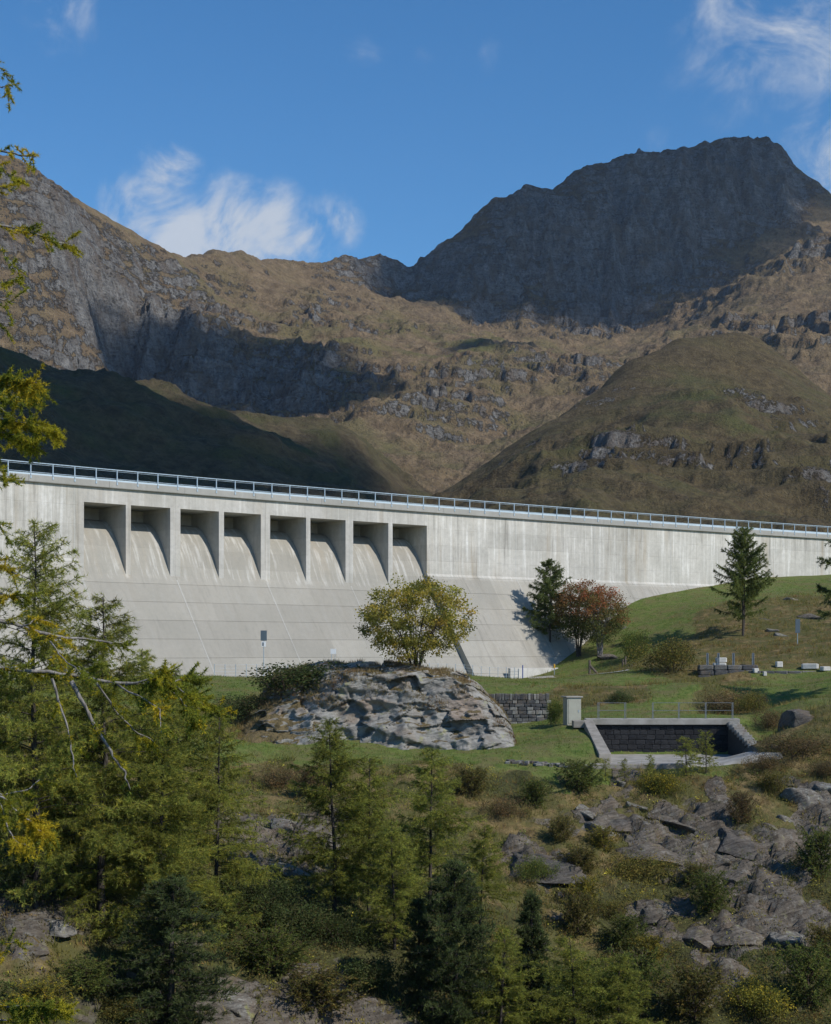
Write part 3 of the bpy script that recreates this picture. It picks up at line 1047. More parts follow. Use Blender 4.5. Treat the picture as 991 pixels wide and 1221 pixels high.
# spillway chutes with their rounded crest
ogee = [(0.0, H_CHUTE), (-0.42, 8.0), (-0.95, 9.2), (-1.5, 10.2), (-2.2, 11.1), (-2.9, 11.8), (-3.5, 12.2), (-4.2, 12.42), (-5.0, 12.5)]
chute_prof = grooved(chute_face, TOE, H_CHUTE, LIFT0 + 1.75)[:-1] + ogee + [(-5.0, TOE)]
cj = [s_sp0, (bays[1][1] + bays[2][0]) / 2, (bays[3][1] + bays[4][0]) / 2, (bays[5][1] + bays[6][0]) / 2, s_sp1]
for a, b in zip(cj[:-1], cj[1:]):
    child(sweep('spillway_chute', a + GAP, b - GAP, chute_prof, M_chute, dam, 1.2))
# piers between the bays; the wide ones are two half piers either side of a joint
pier_prof = [(0.02, 6.6), (0.02, 13.62), (-5.32, 13.62), (-5.32, 6.6)]
pr_rng = [(s_sp0 + GAP, bays[0][0])]
for k in range(7):
    a, b = bays[k][1], bays[k + 1][0]
    if k % 2 == 0:
        pr_rng.append((a, b))
    else:
        mid = (a + b) / 2
        pr_rng += [(a, mid - GAP), (mid + GAP, b)]
for a, b in pr_rng:
    child(sweep('pier', a, b, pier_prof, M_pier, dam, 0.8))
# deck over the bays with its front beam, one per monolith, and the closing wall behind
for a, b in zip(cj[:-1], cj[1:]):
    child(sweep('deck_beam', a + GAP, b - GAP, [(0.0, 13.6), (0.0, 14.98), (-5.3, 14.98), (-5.3, 13.6)], M_pier, dam))
    child(sweep('bay_back_wall', a + GAP, b - GAP, [(-5.02, 11.5), (-5.02, 13.58), (-5.28, 13.58), (-5.28, 11.5)], M_pier, dam))
# pale seals run down the contraction joints
M_seal = concrete_mat('joint_seal_mortar', (0.47, 0.46, 0.43), (0.36, 0.35, 0.32), 0.5, 0.0)
for s_ in joints_full_r[1:-1] + [s_sp0 - .35]:
    child(sweep('joint_seal', s_ - .09, s_ + .09, [(a + .012, b) for a, b in full_prof] + [(-.3, 14.98), (-.3, TOE)], M_seal, dam))
for s_ in cj[1:-1]:
    child(sweep('joint_seal', s_ - .08, s_ + .08, [(chute_face(TOE) + .015, TOE), (chute_face(H_CHUTE - .4) + .015, H_CHUTE - .4), (-.3, H_CHUTE - .4), (-.3, TOE)], M_seal, dam))
# crest slab: the lip that overhangs the face, in lengths
ss = np.arange(S0, S1 + 0.1, 8.2)
for a, b in zip(ss[:-1], ss[1:]):
    child(sweep('crest_slab', a + .012, b - .012, [(0.0, 14.99), (0.27, 15.03), (0.30, 15.08), (0.30, 15.62), (0.27, 15.66), (-5.5, 15.66), (-5.5, 14.99)], M_crest, dam))
child(sweep('upstream_parapet', s_of_px(43), S1, [(-5.15, 15.67), (-5.15, 16.50), (-5.4, 16.50), (-5.4, 15.67)], M_blueparapet, dam, 3.0))

# railing on the crest
rail_root = empty('guard_railing', tuple(dam_pt(40.0, 0.1, 15.66)), 0, 'long pale blue metal railing along the top of the dam', 'railing')
bpy.context.view_layer.update()
RAIL_INV = rail_root.matrix_world.inverted()
for nm, off, z0, z1, dw in (('top_rail', 0.05, RAILTOP - 0.075, RAILTOP, 0.045), ('lower_rail', 0.05, 15.90, 15.945, 0.025), ('middle_rail', 0.05, 16.60, 16.625, 0.015)):
    o = sweep(nm, S0, S1, [(off - dw, z0), (off + dw, z0), (off + dw, z1), (off - dw, z1)], M_rail, rail_root, 1.1)
    o.matrix_parent_inverse = RAIL_INV
mb = MB()
mb.box(-0.04, 0.04, -0.035, 0.035, -0.30, RAILTOP - 15.66 - 0.08)
mb.box(-0.07, 0.07, -0.05, 0.06, -0.32, -0.12)
mb.box(-0.06, 0.06, -0.05, 0.05, 0.0, 0.025)
po_ = mb.build('post', M_rail)
post_me = po_.data
bpy.data.objects.remove(po_)
for k, s in enumerate(np.arange(S0 + 0.6, S1, 2.2)):
    x, y, nx, ny = plan(s)
    o = link('post', post_me, rail_root)
    o.matrix_parent_inverse = RAIL_INV
    o.location = (x + nx * .30, y + ny * .30, 15.66)
    o.rotation_euler = (0, 0, math.atan2(ny, nx) + math.pi / 2)

# ------------------------------------------------------------------ rocks
def ico(sub):
    import bmesh
    bm = bmesh.new()
    bmesh.ops.create_icosphere(bm, subdivisions=sub, radius=1.0)
    V = np.array([v.co[:] for v in bm.verts])
    F = np.array([[v.index for v in f.verts] for f in bm.faces])
    bm.free()
    return V, F


ICO_V, ICO_F = ico(4)


def rock_mesh(seed, mat, flat=1.0, cuts=18, rough=0.035):
    """angular block: a ball cut by joint planes, then weathered and bedded"""
    r = np.random.default_rng(seed)
    V = ICO_V * 1.35
    for _ in range(cuts):
        n = r.normal(size=3)
        n[2] *= 1.3
        n /= np.linalg.norm(n)
        d = r.uniform(0.55, 0.95)
        ex = np.maximum(0, V @ n - d)
        V = V - ex[:, None] * n
    u = V[:, 2] * 5.5 + 1.2 * V[:, 0]
    bed = np.abs((u + fbm(V[:, 0] * 2 + seed, V[:, 1] * 2, 3, seed)) % 1 - .5)
    k = fbm(V[:, 0] * 3.1 + seed, V[:, 1] * 3.1 + V[:, 2] * 4.7, 5, seed)
    nrm = V / np.linalg.norm(V, axis=1, keepdims=True)
    V = V + nrm * (rough * 2.2 * k + rough * 0.9 * (bed * 2 - .5))[:, None]
    V[:, 2] *= flat
    return mesh_np('rock', V, tris=ICO_F, mats=[mat])


ROCKS = [rock_mesh(i, (M_rock, M_rock_pale, M_rock, M_rock_dark)[i % 4]) for i in range(8)]
ROCK_LIST = [
    # px, py, width px, height px, tilt, mesh, label
    (640, 1022, 105, 26, -8, 3, 'flat dark slab in the brush below the stilling basin'),
    (672, 1068, 34, 16, 4, 3, 'small dark blocky ledge above a mid-slope pine'),
    (664, 1092, 30, 30, -30, 0, 'grey rock leaning into brush near the slender pine'),
    (752, 1002, 40, 26, 18, 3, 'dark overhanging edge at the left of the big slope slab'),
    (800, 1012, 95, 30, 14, 2, 'wide tilted grey slab with a shadowed lower edge'),
    (812, 975, 90, 20, 10, 0, 'low grey rib crossing the slope below the small larches'),
    (868, 952, 46, 26, -8, 2, 'upright grey block under the yellowish slope brush'),
    (955, 945, 52, 38, -12, 1, 'pale lichen-covered boulder at the right of the slope'),
    (985, 938, 40, 22, -15, 5, 'pale broken slab beside the lichen-covered boulder'),
    (933, 975, 20, 22, 0, 1, 'small upright grey stone below the lichen boulder'),
    (880, 995, 70, 22, 12, 3, 'dark undercut ledge in the middle of the rock slope'),
    (858, 1020, 50, 34, 25, 4, 'pale grey smooth rock above the wet gully'),
    (885, 1045, 66, 56, 20, 6, 'large smooth bedded rock on the left of the gully'),
    (958, 1035, 72, 40, -20, 2, 'large smooth rock on the right of the gully'),
    (912, 1058, 34, 50, 5, 7, 'dark wet rock in the bed of the gully'),
    (970, 1000, 60, 28, -10, 4, 'broad rock face beneath the pale boulder'),
    (786, 1085, 44, 44, 3, 2, 'squared grey outcrop with a flat top in the brush'),
    (762, 1082, 20, 40, 0, 3, 'narrow dark rock pillar beside the squared outcrop'),
    (835, 1112, 56, 40, -5, 6, 'jointed grey rock low on the slope'),
    (895, 1112, 70, 40, 8, 2, 'angular dark-sided rock beside the gully foot'),
    (940, 1118, 60, 30, -14, 5, 'pale rock rib running down to the gully foot'),
    (965, 1082, 60, 26, -28, 4, 'slanting pale rib above the gully foot'),
    (840, 1165, 84, 30, 6, 0, 'low broad rock among the bottom bushes'),
    (712, 1140, 44, 14, 8, 4, 'thin pale ledge half hidden by green brush'),
    (752, 1150, 24, 22, 20, 3, 'small dark stone at the edge of the bottom bushes'),
    (700, 966, 40, 12, 28, 5, 'thin pale ledge on the bank under the basin lip'),
    (715, 985, 44, 14, 30, 1, 'second stepped ledge on the bank under the basin lip'),
    (735, 975, 50, 16, -12, 3, 'dark cracked ledge between dry grass clumps'),
    (760, 960, 40, 12, 14, 5, 'thin slab just above the cracked ledge'),
    (745, 932, 30, 10, 8, 1, 'broken stones at the foot of the basin'),
    (655, 985, 26, 22, 40, 4, 'pale stone poking from dry grass under the lawn'),
    (272, 1195, 84, 56, -8, 5, 'pale fractured rock at the bottom of the slope'),
    (338, 1035, 52, 28, 6, 1, 'pale weathered rock between two larches'),
    (340, 985, 44, 44, -35, 5, 'broken pale rocks beside the middle larch'),
    (400, 1165, 40, 50, 10, 0, 'shaded rock face beneath juniper brush'),
    (62, 1100, 44, 26, 10, 1, 'small pale rock under the big larches'),
    (30, 1130, 50, 34, -20, 4, 'grey rock in dry grass under the big larches'),
    (962, 855, 72, 58, -18, 3, 'dark rounded boulder on the heathery shoulder'),
    (930, 890, 30, 10, 0, 5, 'small flat stone on the heathery shoulder'),
    (975, 735, 50, 34, 15, 0, 'overhanging brown rock on the hill by the dam'),
    (915, 738, 24, 14, 10, 4, 'pale stones on the hill below the lone larch'),
    (922, 752, 22, 10, 0, 5, 'white stone beside the grey sign on the hill'),
    (735, 782, 46, 22, 5, 0, 'dark mossy boulder behind the reddish trees'),
    (757, 783, 12, 8, 0, 5, 'small pale stone on the bank by the reddish trees'),
    (790, 735, 20, 9, 5, 4, 'half-buried grey stone on the green hill left of the lone larch'),
    (945, 715, 26, 12, 8, 1, 'lichened rock near the dam wall right of the lone larch'),
    (860, 770, 30, 12, -6, 0, 'low brown rock under the lone larch'),
    (935, 757, 34, 14, 10, 5, 'pale broken rock below the overhanging rock on the hill'),
    (745, 748, 24, 12, 12, 3, 'mossy rock on the green slope behind the rowans'),
    (700, 835, 22, 9, 0, 4, 'small stone on the bank above the cabinet'),
    (832, 812, 14, 8, 0, 4, 'grey stone in grass under the block wall'),
]
for k, (px_, py_, wp, hp, tilt, mi, lab) in enumerate(ROCK_LIST):
    p = at(px_, py_)
    sc_ = p[1] / FPX
    o = link('rock', ROCKS[mi])
    o.location = (p[0], p[1] + 0.25 * wp * sc_ * 0.4, p[2] - (0.50 if wp > 2.2 * hp else 0.28) * hp * sc_)
    o.scale = (wp * sc_ * 0.56, wp * sc_ * 0.46, hp * sc_ * (0.60 if wp > 2.2 * hp else 0.50))
    o.rotation_euler = (R(random.uniform(0, 10)), R(tilt * 0.5 + 7), R(random.uniform(-12, 12)))
    tag(o, lab, 'rock', 'rocks on the slope')

# many smaller stones bedded in the rocky ground
stone_me = [rock_mesh(40 + i, (M_rock, M_rock_pale)[i % 2], 1.0, 10, 0.04) for i in range(4)]
for me_ in stone_me:                                        # lighter copies for small stones
    pass

# outcrop below the spillway
nu_, nv_ = 240, 140
U = np.linspace(268, 618, nu_)
prof_top = np.interp(U, [268, 290, 320, 350, 390, 440, 490, 540, 565, 585, 600, 610, 618], [868, 845, 815, 800, 790, 791, 795, 801, 812, 828, 843, 862, 893])
prof_base = np.interp(U, [268, 300, 400, 500, 560, 600, 618], [893, 894, 896, 896, 893, 888, 888])
vv = np.linspace(0, 1, nv_)
UU, VV = np.meshgrid(U, vv)
Yb = 100.6 + 1.2 * fbm(U / 60, U * 0, 3, 5)
Yf = Yb + 2.6 + 1.2 * smoothstep(430, 300, U) * 2.2
Xc = (UU - CX) / FPX * 105
ht = (HY - prof_top) / FPX * 107.5
hb_ = (HY - prof_base) / FPX * 100.5 - .6
f1 = np.clip(VV / 0.52, 0, 1)
f2 = np.clip((VV - 0.52) / 0.28, 0, 1)
f3 = np.clip((VV - 0.80) / 0.20, 0, 1)
OY = Yb + (Yf - Yb) * f1 + 4.2 * f2 + 5.5 * f3
OH = hb_ + (ht - 0.75 - hb_) * (f1 ** 0.85) + 0.75 * np.sin(f2 * math.pi / 2) - 4.5 * f3 ** 1.5
nz_ = ridged(Xc * 0.5 + OH * .45 + 3, OH * 0.8 - Xc * .25 + OY * 0.2, 6, 33) - .55
nz2_ = fbm(Xc * .25, OY * .3 + OH * .4, 4, 35)
ubed = OH + 0.22 * Xc + 0.5 * fbm(Xc * .3, OY * .3, 4, 36)
bf = ubed / 1.15 - np.floor(ubed / 1.15)
OY = OY - 0.35 * nz_ * (1 - f3) - 0.6 * nz2_ - (smoothstep(.2, .8, bf) - bf) * 0.35 * (1 - f2)
OH = OH + 0.45 * nz2_ + 0.25 * nz_ * (f1 > .9)
fct = facets((Xc * .85 + OH * .35) / 2.6 + .3 * nz2_, (OH * 1.1 - Xc * .22 + OY * .35) / 1.5, 9) + .40 * facets((Xc * .9 + OH * .5) / .95, (OH * 1.2 - Xc * .2 + OY * .5) / .6, 10)
OY = OY - 0.85 * fct * (1 - f3) * (1 - .4 * f2)
OH = OH + 0.40 * fct * f2
nz3_ = ridged(Xc * 1.1 + OH * 1.2, OH * 2.2 - Xc * .6 + OY * .6, 5, 38, .6) - .55
OY = OY - .14 * nz3_ * (1 - f3)
OH = OH + .08 * nz3_ * f2
m, t = new_mat('outcrop_rock_with_turf')
geo = t.n('ShaderNodeNewGeometry')
c, h = rock_nodes(t, geo.outputs['Position'], 0.9, 0.6, ((0.135, 0.130, 0.120), (0.33, 0.32, 0.295)))
pk = t.ramp(t.noise(geo.outputs['Position'], 0.32, 5), [(0.52, 0.0), (0.64, 0.6)])
c = t.mix(pk, c, (0.26, 0.19, 0.14))
nr = t.n('ShaderNodeSeparateXYZ')
t.link(geo.outputs['Normal'], nr.inputs[0])
na = t.noise(geo.outputs['Position'], 0.8, 6, 0.6)
na2 = t.noise(geo.outputs['Position'], 6, 5, 0.6)
gr = t.mix(na2, (0.09, 0.07, 0.035), (0.20, 0.155, 0.08))
px_n = t.n('ShaderNodeSeparateXYZ')
t.link(geo.outputs['Position'], px_n.inputs[0])
left = t.smooth(px_n.outputs[0], -5.5, -10.5, 0.0, 0.55)          # turf has crept over the western flank
f = t.smooth(t.math('ADD', t.math('ADD', nr.outputs[2], left), t.math('MULTIPLY', t.math('SUBTRACT', na, 0.5), 1.9)), 0.86, 1.0)
c = t.mix(f, c, gr)
finish(t, c, 0.95, t.math('ADD', h, t.math('MULTIPLY', na2, f)), 0.22, 0.9, 0.1)
outcrop = link('rock_outcrop', mesh_np('rock_outcrop', np.stack([Xc, OY, OH], -1).reshape(-1, 3), quads=grid_quads(nv_, nu_), mats=[m], smooth=False))
tag(outcrop, 'big rounded lichen-patched rock outcrop on the lawn below the spillway', 'outcrop')


def outcrop_top(px, v=0.66):
    i = int(np.argmin(abs(U - px)))
    j = int(v * (nv_ - 1))
    return np.array([Xc[j, i], OY[j, i], OH[j, i]])


# ------------------------------------------------------------------ masonry
def stone_block(seed, mat, jit=0.06):
    """unit block with chipped edges"""
    r = np.random.default_rng(seed)
    e = 0.10
    V = []
    for sx in (-1, 1):
        for sy in (-1, 1):
            for sz in (-1, 1):
                j = r.uniform(-jit, jit, 3)
                V += [(sx * (.5 - e) + j[0], sy * .5 + j[1] * .5, sz * (.5 - e) + j[2]),
                      (sx * .5 + j[0] * .5, sy * (.5 - e) + j[1], sz * (.5 - e) + j[2]),
                      (sx * (.5 - e) + j[0], sy * (.5 - e) + j[1], sz * .5 + j[2] * .5)]
    import bmesh
    bm = bmesh.new()
    for v in V:
        bm.verts.new(v)
    bmesh.ops.convex_hull(bm, input=bm.verts)
    me = bpy.data.meshes.new('stone')
    bm.to_mesh(me)
    bm.free()
    me.materials.append(mat)
    return me


M_wallstone = [rock_mat('wall_stone_' + n_, 3.0, l_, b_, 0.05) for n_, l_, b_ in (
    ('grey', 0.25, ((0.07, 0.07, 0.072), (0.16, 0.16, 0.158))), ('dark', 0.08, ((0.045, 0.046, 0.05), (0.10, 0.102, 0.108))), ('pale', 0.3, ((0.15, 0.148, 0.14), (0.28, 0.275, 0.26))))]
M_shadestone = [rock_mat('shade_dark_basin_stone_' + n_, 3.0, 0.0, b_, 0.04, 0.0) for n_, b_ in (('dark', ((0.018, 0.019, 0.021), (0.040, 0.041, 0.044))), ('darker', ((0.013, 0.014, 0.016), (0.030, 0.031, 0.034))))]  # near-black colour stands in for the shade on the basin's back wall
STONE_WALL = [stone_block(i, M_wallstone[i % 3 if i % 5 else 1]) for i in range(9)]
STONE_SHADE = [stone_block(20 + i, M_shadestone[i % 2], .045) for i in range(6)]
STONE_GREY = [stone_block(30 + i, M_wallstone[(0, 1, 0)[i % 3]]) for i in range(6)]
STONE_PALE = [stone_block(50 + i, M_wallstone[2]) for i in range(4)]


def stone(parent, me, c, size, rz=0.0, name='stone', tilt=0.0):
    o = link(name, me, parent)
    o.location = c
    o.scale = size
    o.rotation_euler = (tilt, random.uniform(-.02, .02), rz)
    return o


M_mortar = simple_mat('dark_wall_core', (0.035, 0.034, 0.032), (0.05, 0.048, 0.045), 3.0, 0.95)
M_oldconc = simple_mat('old_concrete', (0.36, 0.345, 0.315), (0.20, 0.19, 0.165), 0.9, 0.9, 0.0, 0.02)
M_oldconc2 = simple_mat('stained_concrete', (0.29, 0.27, 0.24), (0.17, 0.155, 0.13), 1.3, 0.9, 0.0, 0.02)

# retaining wall at the edge of the upper lawn
rw = empty('retaining_wall', (8.0, 118.6, -5.9), 0, 'low dark dry-stone retaining wall with upright capstones under the upper lawn', 'wall')
mb = MB()
mb.box(-2.35, 2.4, 0.10, 1.0, -0.4, 2.15)
mb.build('wall_core', M_mortar, rw)
z = 0.0
row = 0
while z < 1.95:
    hh = random.uniform(0.24, 0.36)
    x = -2.4 + random.uniform(-.1, .1)
    while x < 2.3:
        ww = random.uniform(0.32, 0.75)
        stone(rw, random.choice(STONE_WALL), (x + ww / 2, 0.08 + random.uniform(-.05, .05), z + hh / 2), (ww * .97, 0.42, hh * .95))
        x += ww
    z += hh
x = -2.4
while x < 2.4:
    ww = random.uniform(0.16, 0.28)
    stone(rw, random.choice(STONE_WALL), (x + ww / 2, 0.10, z + 0.24), (ww * .93, 0.5, random.uniform(.46, .58)), random.uniform(-.15, .15), 'capstone')
    x += ww

# stilling basin
B = BASIN
sb = empty('stilling_basin', ((B['x0'] + B['x1']) / 2, B['y1'], B['floor']), 0, 'sunken concrete and dark stone stilling basin with railing along its back edge', 'basin')
ox, oy, oz = sb.location


def rel(x, y, z):
    return (x - ox, y - oy, z - oz)


mb = MB()
mb.box(B['x0'] - .3 - ox, B['x1'] + .5 - ox, 0.12, 0.95, -0.6, B['top'] - .42 - oz)
mb.build('back_wall', M_mortar, sb)
z = 0.0
while z < 2.02:
    hh = 0.34
    x = B['x0'] - .2 - random.uniform(0, .3) - ox
    while x < B['x1'] + .2 - ox:
        ww = random.uniform(0.42, 0.72)
        stone(sb, random.choice(STONE_SHADE), (x + ww / 2, 0.13 + random.uniform(-.012, .012), z + hh / 2), (ww * .98, 0.25, hh * .965))
        x += ww
    z += hh
mb = MB()
mb.box(B['x0'] - .35 - ox, B['x1'] + .75 - ox, -0.22, 1.0, B['top'] - .42 - oz, B['top'] - oz)
mb.build('coping', M_oldconc, sb, bevel=0.03)
# left wing wall, stepping down towards the viewer
mb = MB()
xa, xb = B['x0'] - .55 - ox, B['x0'] + .12 - ox
mb.add([(xa, -.25, -.6), (xb, -.25, -.6), (xb + .25, -8.4, -.8), (xa + .1, -8.6, -.8), (xa, -.25, B['top'] - .05 - oz), (xb, -.25, B['top'] - .05 - oz), (xb + .25, -8.4, 0.62), (xa + .1, -8.6, 0.62)],
       [(0, 3, 2, 1), (4, 5, 6, 7), (0, 1, 5, 4), (1, 2, 6, 5), (2, 3, 7, 6), (3, 0, 4, 7)])
mb.build('wing_wall', M_oldconc2, sb, bevel=0.04)
mb = MB()
mb.box(xa - .75, xa + .1, -.9, .3, 1.9, B['top'] - oz - .12)
mb.build('ledge', M_oldconc2, sb, bevel=0.03)
mb = MB()
mb.box(xb + .02, xb + .55, -1.3, -.55, -.2, 1.3)
mb.build('inlet_block', M_oldconc, sb, bevel=0.03)
# right wing wall of pale stones
mb = MB()
x1 = B['x1'] - ox
mb.add([(x1 - .1, -.25, -.6), (x1 + .5, -.25, -.6), (x1 + .95, -5.0, -.6), (x1 + .35, -5.0, -.6), (x1 - .1, -.25, B['top'] - .5 - oz), (x1 + .5, -.25, B['top'] - .5 - oz), (x1 + .95, -5.0, .75), (x1 + .35, -5.0, .75)],
       [(0, 3, 2, 1), (4, 5, 6, 7), (0, 1, 5, 4), (1, 2, 6, 5), (2, 3, 7, 6), (3, 0, 4, 7)])
mb.build('wing_wall', M_mortar, sb)
for k in range(9):
    f_ = k / 8
    stone(sb, random.choice(STONE_PALE), (x1 + .2 + .45 * f_, -.45 - 4.5 * f_, (B['top'] - .38 - oz) * (1 - f_) + .88 * f_), (.78, .58, .34), random.uniform(-.2, .2), 'capstone', -.2)
# floor: flat bed, ramp curling up on the right, rounded lip in front
nx_, ny_ = 46, 26
fx, fy = np.meshgrid(np.linspace(B['x0'] - .2, B['x1'] + 1.4, nx_), np.linspace(96.4, B['y1'] + .2, ny_))
rr = smoothstep(19.3, 23.2, fx + (100 - fy) * .12)
fz = B['floor'] + 0.75 * rr * smoothstep(104, 100, fy) - 0.5 * smoothstep(97.0, 96.4, fy) + .03 * fbm(fx, fy, 3, 8)
fv = np.stack([fx - ox, fy - oy, fz - oz], -1).reshape(-1, 3)
fl = link('basin_floor', mesh_np('basin_floor', fv, quads=grid_quads(ny_, nx_), mats=[M_oldconc], smooth=True), sb)
sol = fl.modifiers.new('thickness', 'SOLIDIFY')
sol.thickness = 0.35
sol.offset = -1
mb = MB()
mb.box(B['x0'] - 1.2 - ox, 17.2 - ox, 96.1 - oy, 96.75 - oy, -.55, 0.10)
mb.build('front_sill', M_oldconc2, sb, bevel=0.05)

# railing of the basin
br = empty('basin_railing', (B['x0'] - .2, B['y1'] + .3, B['top']), 0, 'thin grey two-bar railing along the back of the stilling basin', 'railing')
xs_ = [(p_ - CX) / FPX * (B['y1'] + .3) - br.location.x for p_ in (713, 745, 778, 809, 841, 873)]
mb = MB()
mb.box(-.022, .022, -.03, .03, 0, 1.13)
mb.box(.09, .12, .12, .16, 0, 1.13)
mb.box(-.09, .16, -.09, .22, -.002, .02)
M_brail = simple_mat('dull_galvanised_rail', (0.20, 0.22, 0.235), (0.14, 0.155, 0.17), 5.0, 0.6, 0.2)
pm = mb.build('post', M_brail, br, (xs_[0], 0, 0)).data
for x in xs_[1:]:
    link('post', pm, br, (x, 0, 0))
for a, b in ((0, 1), (2, 5)):
    for zz in (1.11, .57):
        mb = MB()
        mb.tube([(xs_[a] - .02, 0, zz), (xs_[b] + .12, 0, zz)], .016, 6)
        mb.build('rail', M_brail, br)

# cabinet beside the basin
M_cab = simple_mat('painted_cabinet', (0.33, 0.335, 0.28), (0.28, 0.28, 0.235), 2.0, 0.75)
kb = empty('utility_cabinet', ((682.5 - CX) / FPX * 107.5, 107.5, float(on_ground(11.2, 107.5)) - .03), R(16), 'tall grey-green box cabinet with flat overhanging lid beside the stilling basin', 'cabinet')
mb = MB()
mb.box(-.53, .53, -.35, .45, 0, 2.0)
mb.build('body', M_cab, kb, bevel=.015)
mb = MB()
mb.box(-.64, .64, -.46, .56, 2.0, 2.09)
mb.build('lid', M_oldconc, kb, bevel=.015)
mb = MB()
mb.box(-.44, .44, -.375, -.345, .15, 1.88)
dr = mb.build('door', M_cab, kb, bevel=.008)
mb = MB()
mb.box(.30, .35, -.41, -.37, .95, 1.12)
mb.build('handle', M_rail, dr)
mb = MB()
mb.box(-.58, .58, -.40, .50, -.25, .04)
mb.build('plinth', M_oldconc2, kb)

# block wall at the right with its posts and loose blocks
bw_y = 140.0
bx0 = (833 - CX) / FPX * bw_y
bw = empty('block_wall', (bx0, bw_y, -3.3), 0, 'rough wall of long dark stone blocks with sunlit ends coloured pale on the hillside terrace', 'wall')
mb = MB()
mb.box(.1, 5.2, .3, 1.2, -.6, 1.7)
mb.build('wall_core', M_mortar, bw)
for r_, (z_, n0, n1) in enumerate(((0.0, 0, 4.6), (.48, -.1, 5.0), (.96, .05, 5.4), (1.44, 0, 5.6))):
    x = n0
    while x < n1 - .3:
        ww = min(random.uniform(.9, 1.7), n1 - x + .2)
        stone(bw, random.choice(STONE_GREY), (x + ww / 2, .25 + random.uniform(-.08, .08), z_ + .24), (ww * .97, .8, .46), random.uniform(-.03, .03))
        x += ww
x = 4.6
for k in range(5):
    ww = random.uniform(.95, 1.35)
    for z_ in (0.72, 1.16):
        stone(bw, (STONE_GREY[k] if k < 4 else STONE_PALE[1]), (x + ww / 2, -.35 - .12 * k + random.uniform(-.08, .08), z_), (ww * .96, .9, .42), R(-14) + random.uniform(-.05, .05))  # end pair in pale stone, standing in for the sunlit block ends
    x += ww * .95
M_whiteblock = simple_mat('pale_cut_stone', (0.56, 0.55, 0.52), (0.42, 0.41, 0.38), 2.0, 0.85)
WB = [stone_block(70 + i, M_whiteblock, .02) for i in range(3)]
for k, (px_, py_, Y_, wx, wy, wz, rz_, lab) in enumerate((
        (858, 786.5, 141.2, 1.25, .8, .5, -10, 'lower white cut block of the stacked pair behind the block wall'),
        (860, 780.5, 141.2, 1.0, .75, .46, -4, 'upper white cut block of the stacked pair behind the block wall'),
        (901, 793, 139.4, .5, .5, .42, 10, 'small white block beside the rightmost wall post'),
        (912, 798, 138.6, .3, .4, .4, 0, 'smallest pale block wedged on top of the block wall'),
        (929, 790.5, 140.5, .6, .5, .55, 5, 'cream block standing alone behind the block wall'),
        (966, 793, 139.5, 1.5, .8, .5, -20, 'long grey-white slab block lying at the end of the block wall'),
        (984, 796, 138.5, .8, .7, .4, 12, 'pale block furthest along past the block wall'))):
    q = pix(px_, py_, Y_)
    zb_ = float(on_ground(q[0], q[1])) + wz / 2 - .04
    if k == 1:
        zb_ = z_first + .5
    if k == 0:
        z_first = zb_
    o = link('cut_block', WB[k % 3])
    o.location = (q[0], q[1], zb_)
    o.scale = (wx, wy, wz)
    o.rotation_euler = (0, 0, R(rz_))
    tag(o, lab, 'stone block', 'pale blocks at the hillside wall')
M_steel = simple_mat('weathered_steel', (0.27, 0.30, 0.33), (0.19, 0.21, 0.235), 5.0, 0.55, 0.3)
for px_, pos_ in ((843.5, 'nearest the round bush'), (856.5, 'in front of the white blocks'), (874.5, 'just past the white blocks'), (897.8, 'standing alone further along')):
    q = pix(px_, 792, 140.9)
    rt = empty('steel_post', q, 0, 'short grey steel post on the block wall, ' + pos_, 'post', 'posts on the block wall')
    mb = MB()
    mb.box(-.10, .10, -.03, .03, -.5, 1.05)
    mb.box(-.10, -.05, -.13, -.03, -.5, 1.05)
    mb.box(.05, .10, -.13, -.03, -.5, 1.05)
    mb.build('channel', M_steel, rt)
    mb = MB()
    mb.box(-.16, .16, -.16, .10, -.1, -.06)
    mb.build('base_plate', M_steel, rt)

# ------------------------------------------------------------------ signs, fence, small things by the dam
M_signblue = simple_mat('slate_blue_sign', (0.07, 0.10, 0.125), (0.06, 0.085, 0.11), 2.0, 0.5)
M_signwhite = simple_mat('white_sign', (0.62, 0.64, 0.66), (0.55, 0.57, 0.6), 2.0, 0.5)


def sign(name, px, base_py, Y, pole_h, panel, label, extra=True, mat=M_signblue):
    q = pix(px, base_py, Y)
    zg = float(on_ground(q[0], q[1]))
    top = q[2] + pole_h
    rt = empty(name, (q[0], q[1], zg), R(8), label, 'sign')
    mb = MB()
    mb.tube([(0, 0, -.4), (0, 0, top - zg)], .035, 8)
    mb.build('pole', M_rail, rt)
    pw, ph = panel
    mb = MB()
    mb.box(-pw / 2, pw / 2, -.075, -.045, top - zg - ph, top - zg)
    mb.build('panel', mat, rt, bevel=.01)
    mb = MB()
    mb.box(-pw / 2 + .04, pw / 2 - .04, -.045, .04, top - zg - ph * .3, top - zg - ph * .25)
    mb.box(-pw / 2 + .04, pw / 2 - .04, -.045, .04, top - zg - ph * .8, top - zg - ph * .75)
    mb.build('bracket', M_rail, rt)
    if extra:
        mb = MB()
        mb.box(-.18, .19, -.085, -.045, top - zg - ph - .50, top - zg - ph - .06)
        pl = mb.build('small_plate', M_signwhite, rt)
        mb = MB()
        mb.box(-.12, -.0, -.092, -.086, top - zg - ph - .44, top - zg - ph - .14)
        mb.build('symbol', M_signblue, pl)
    return rt


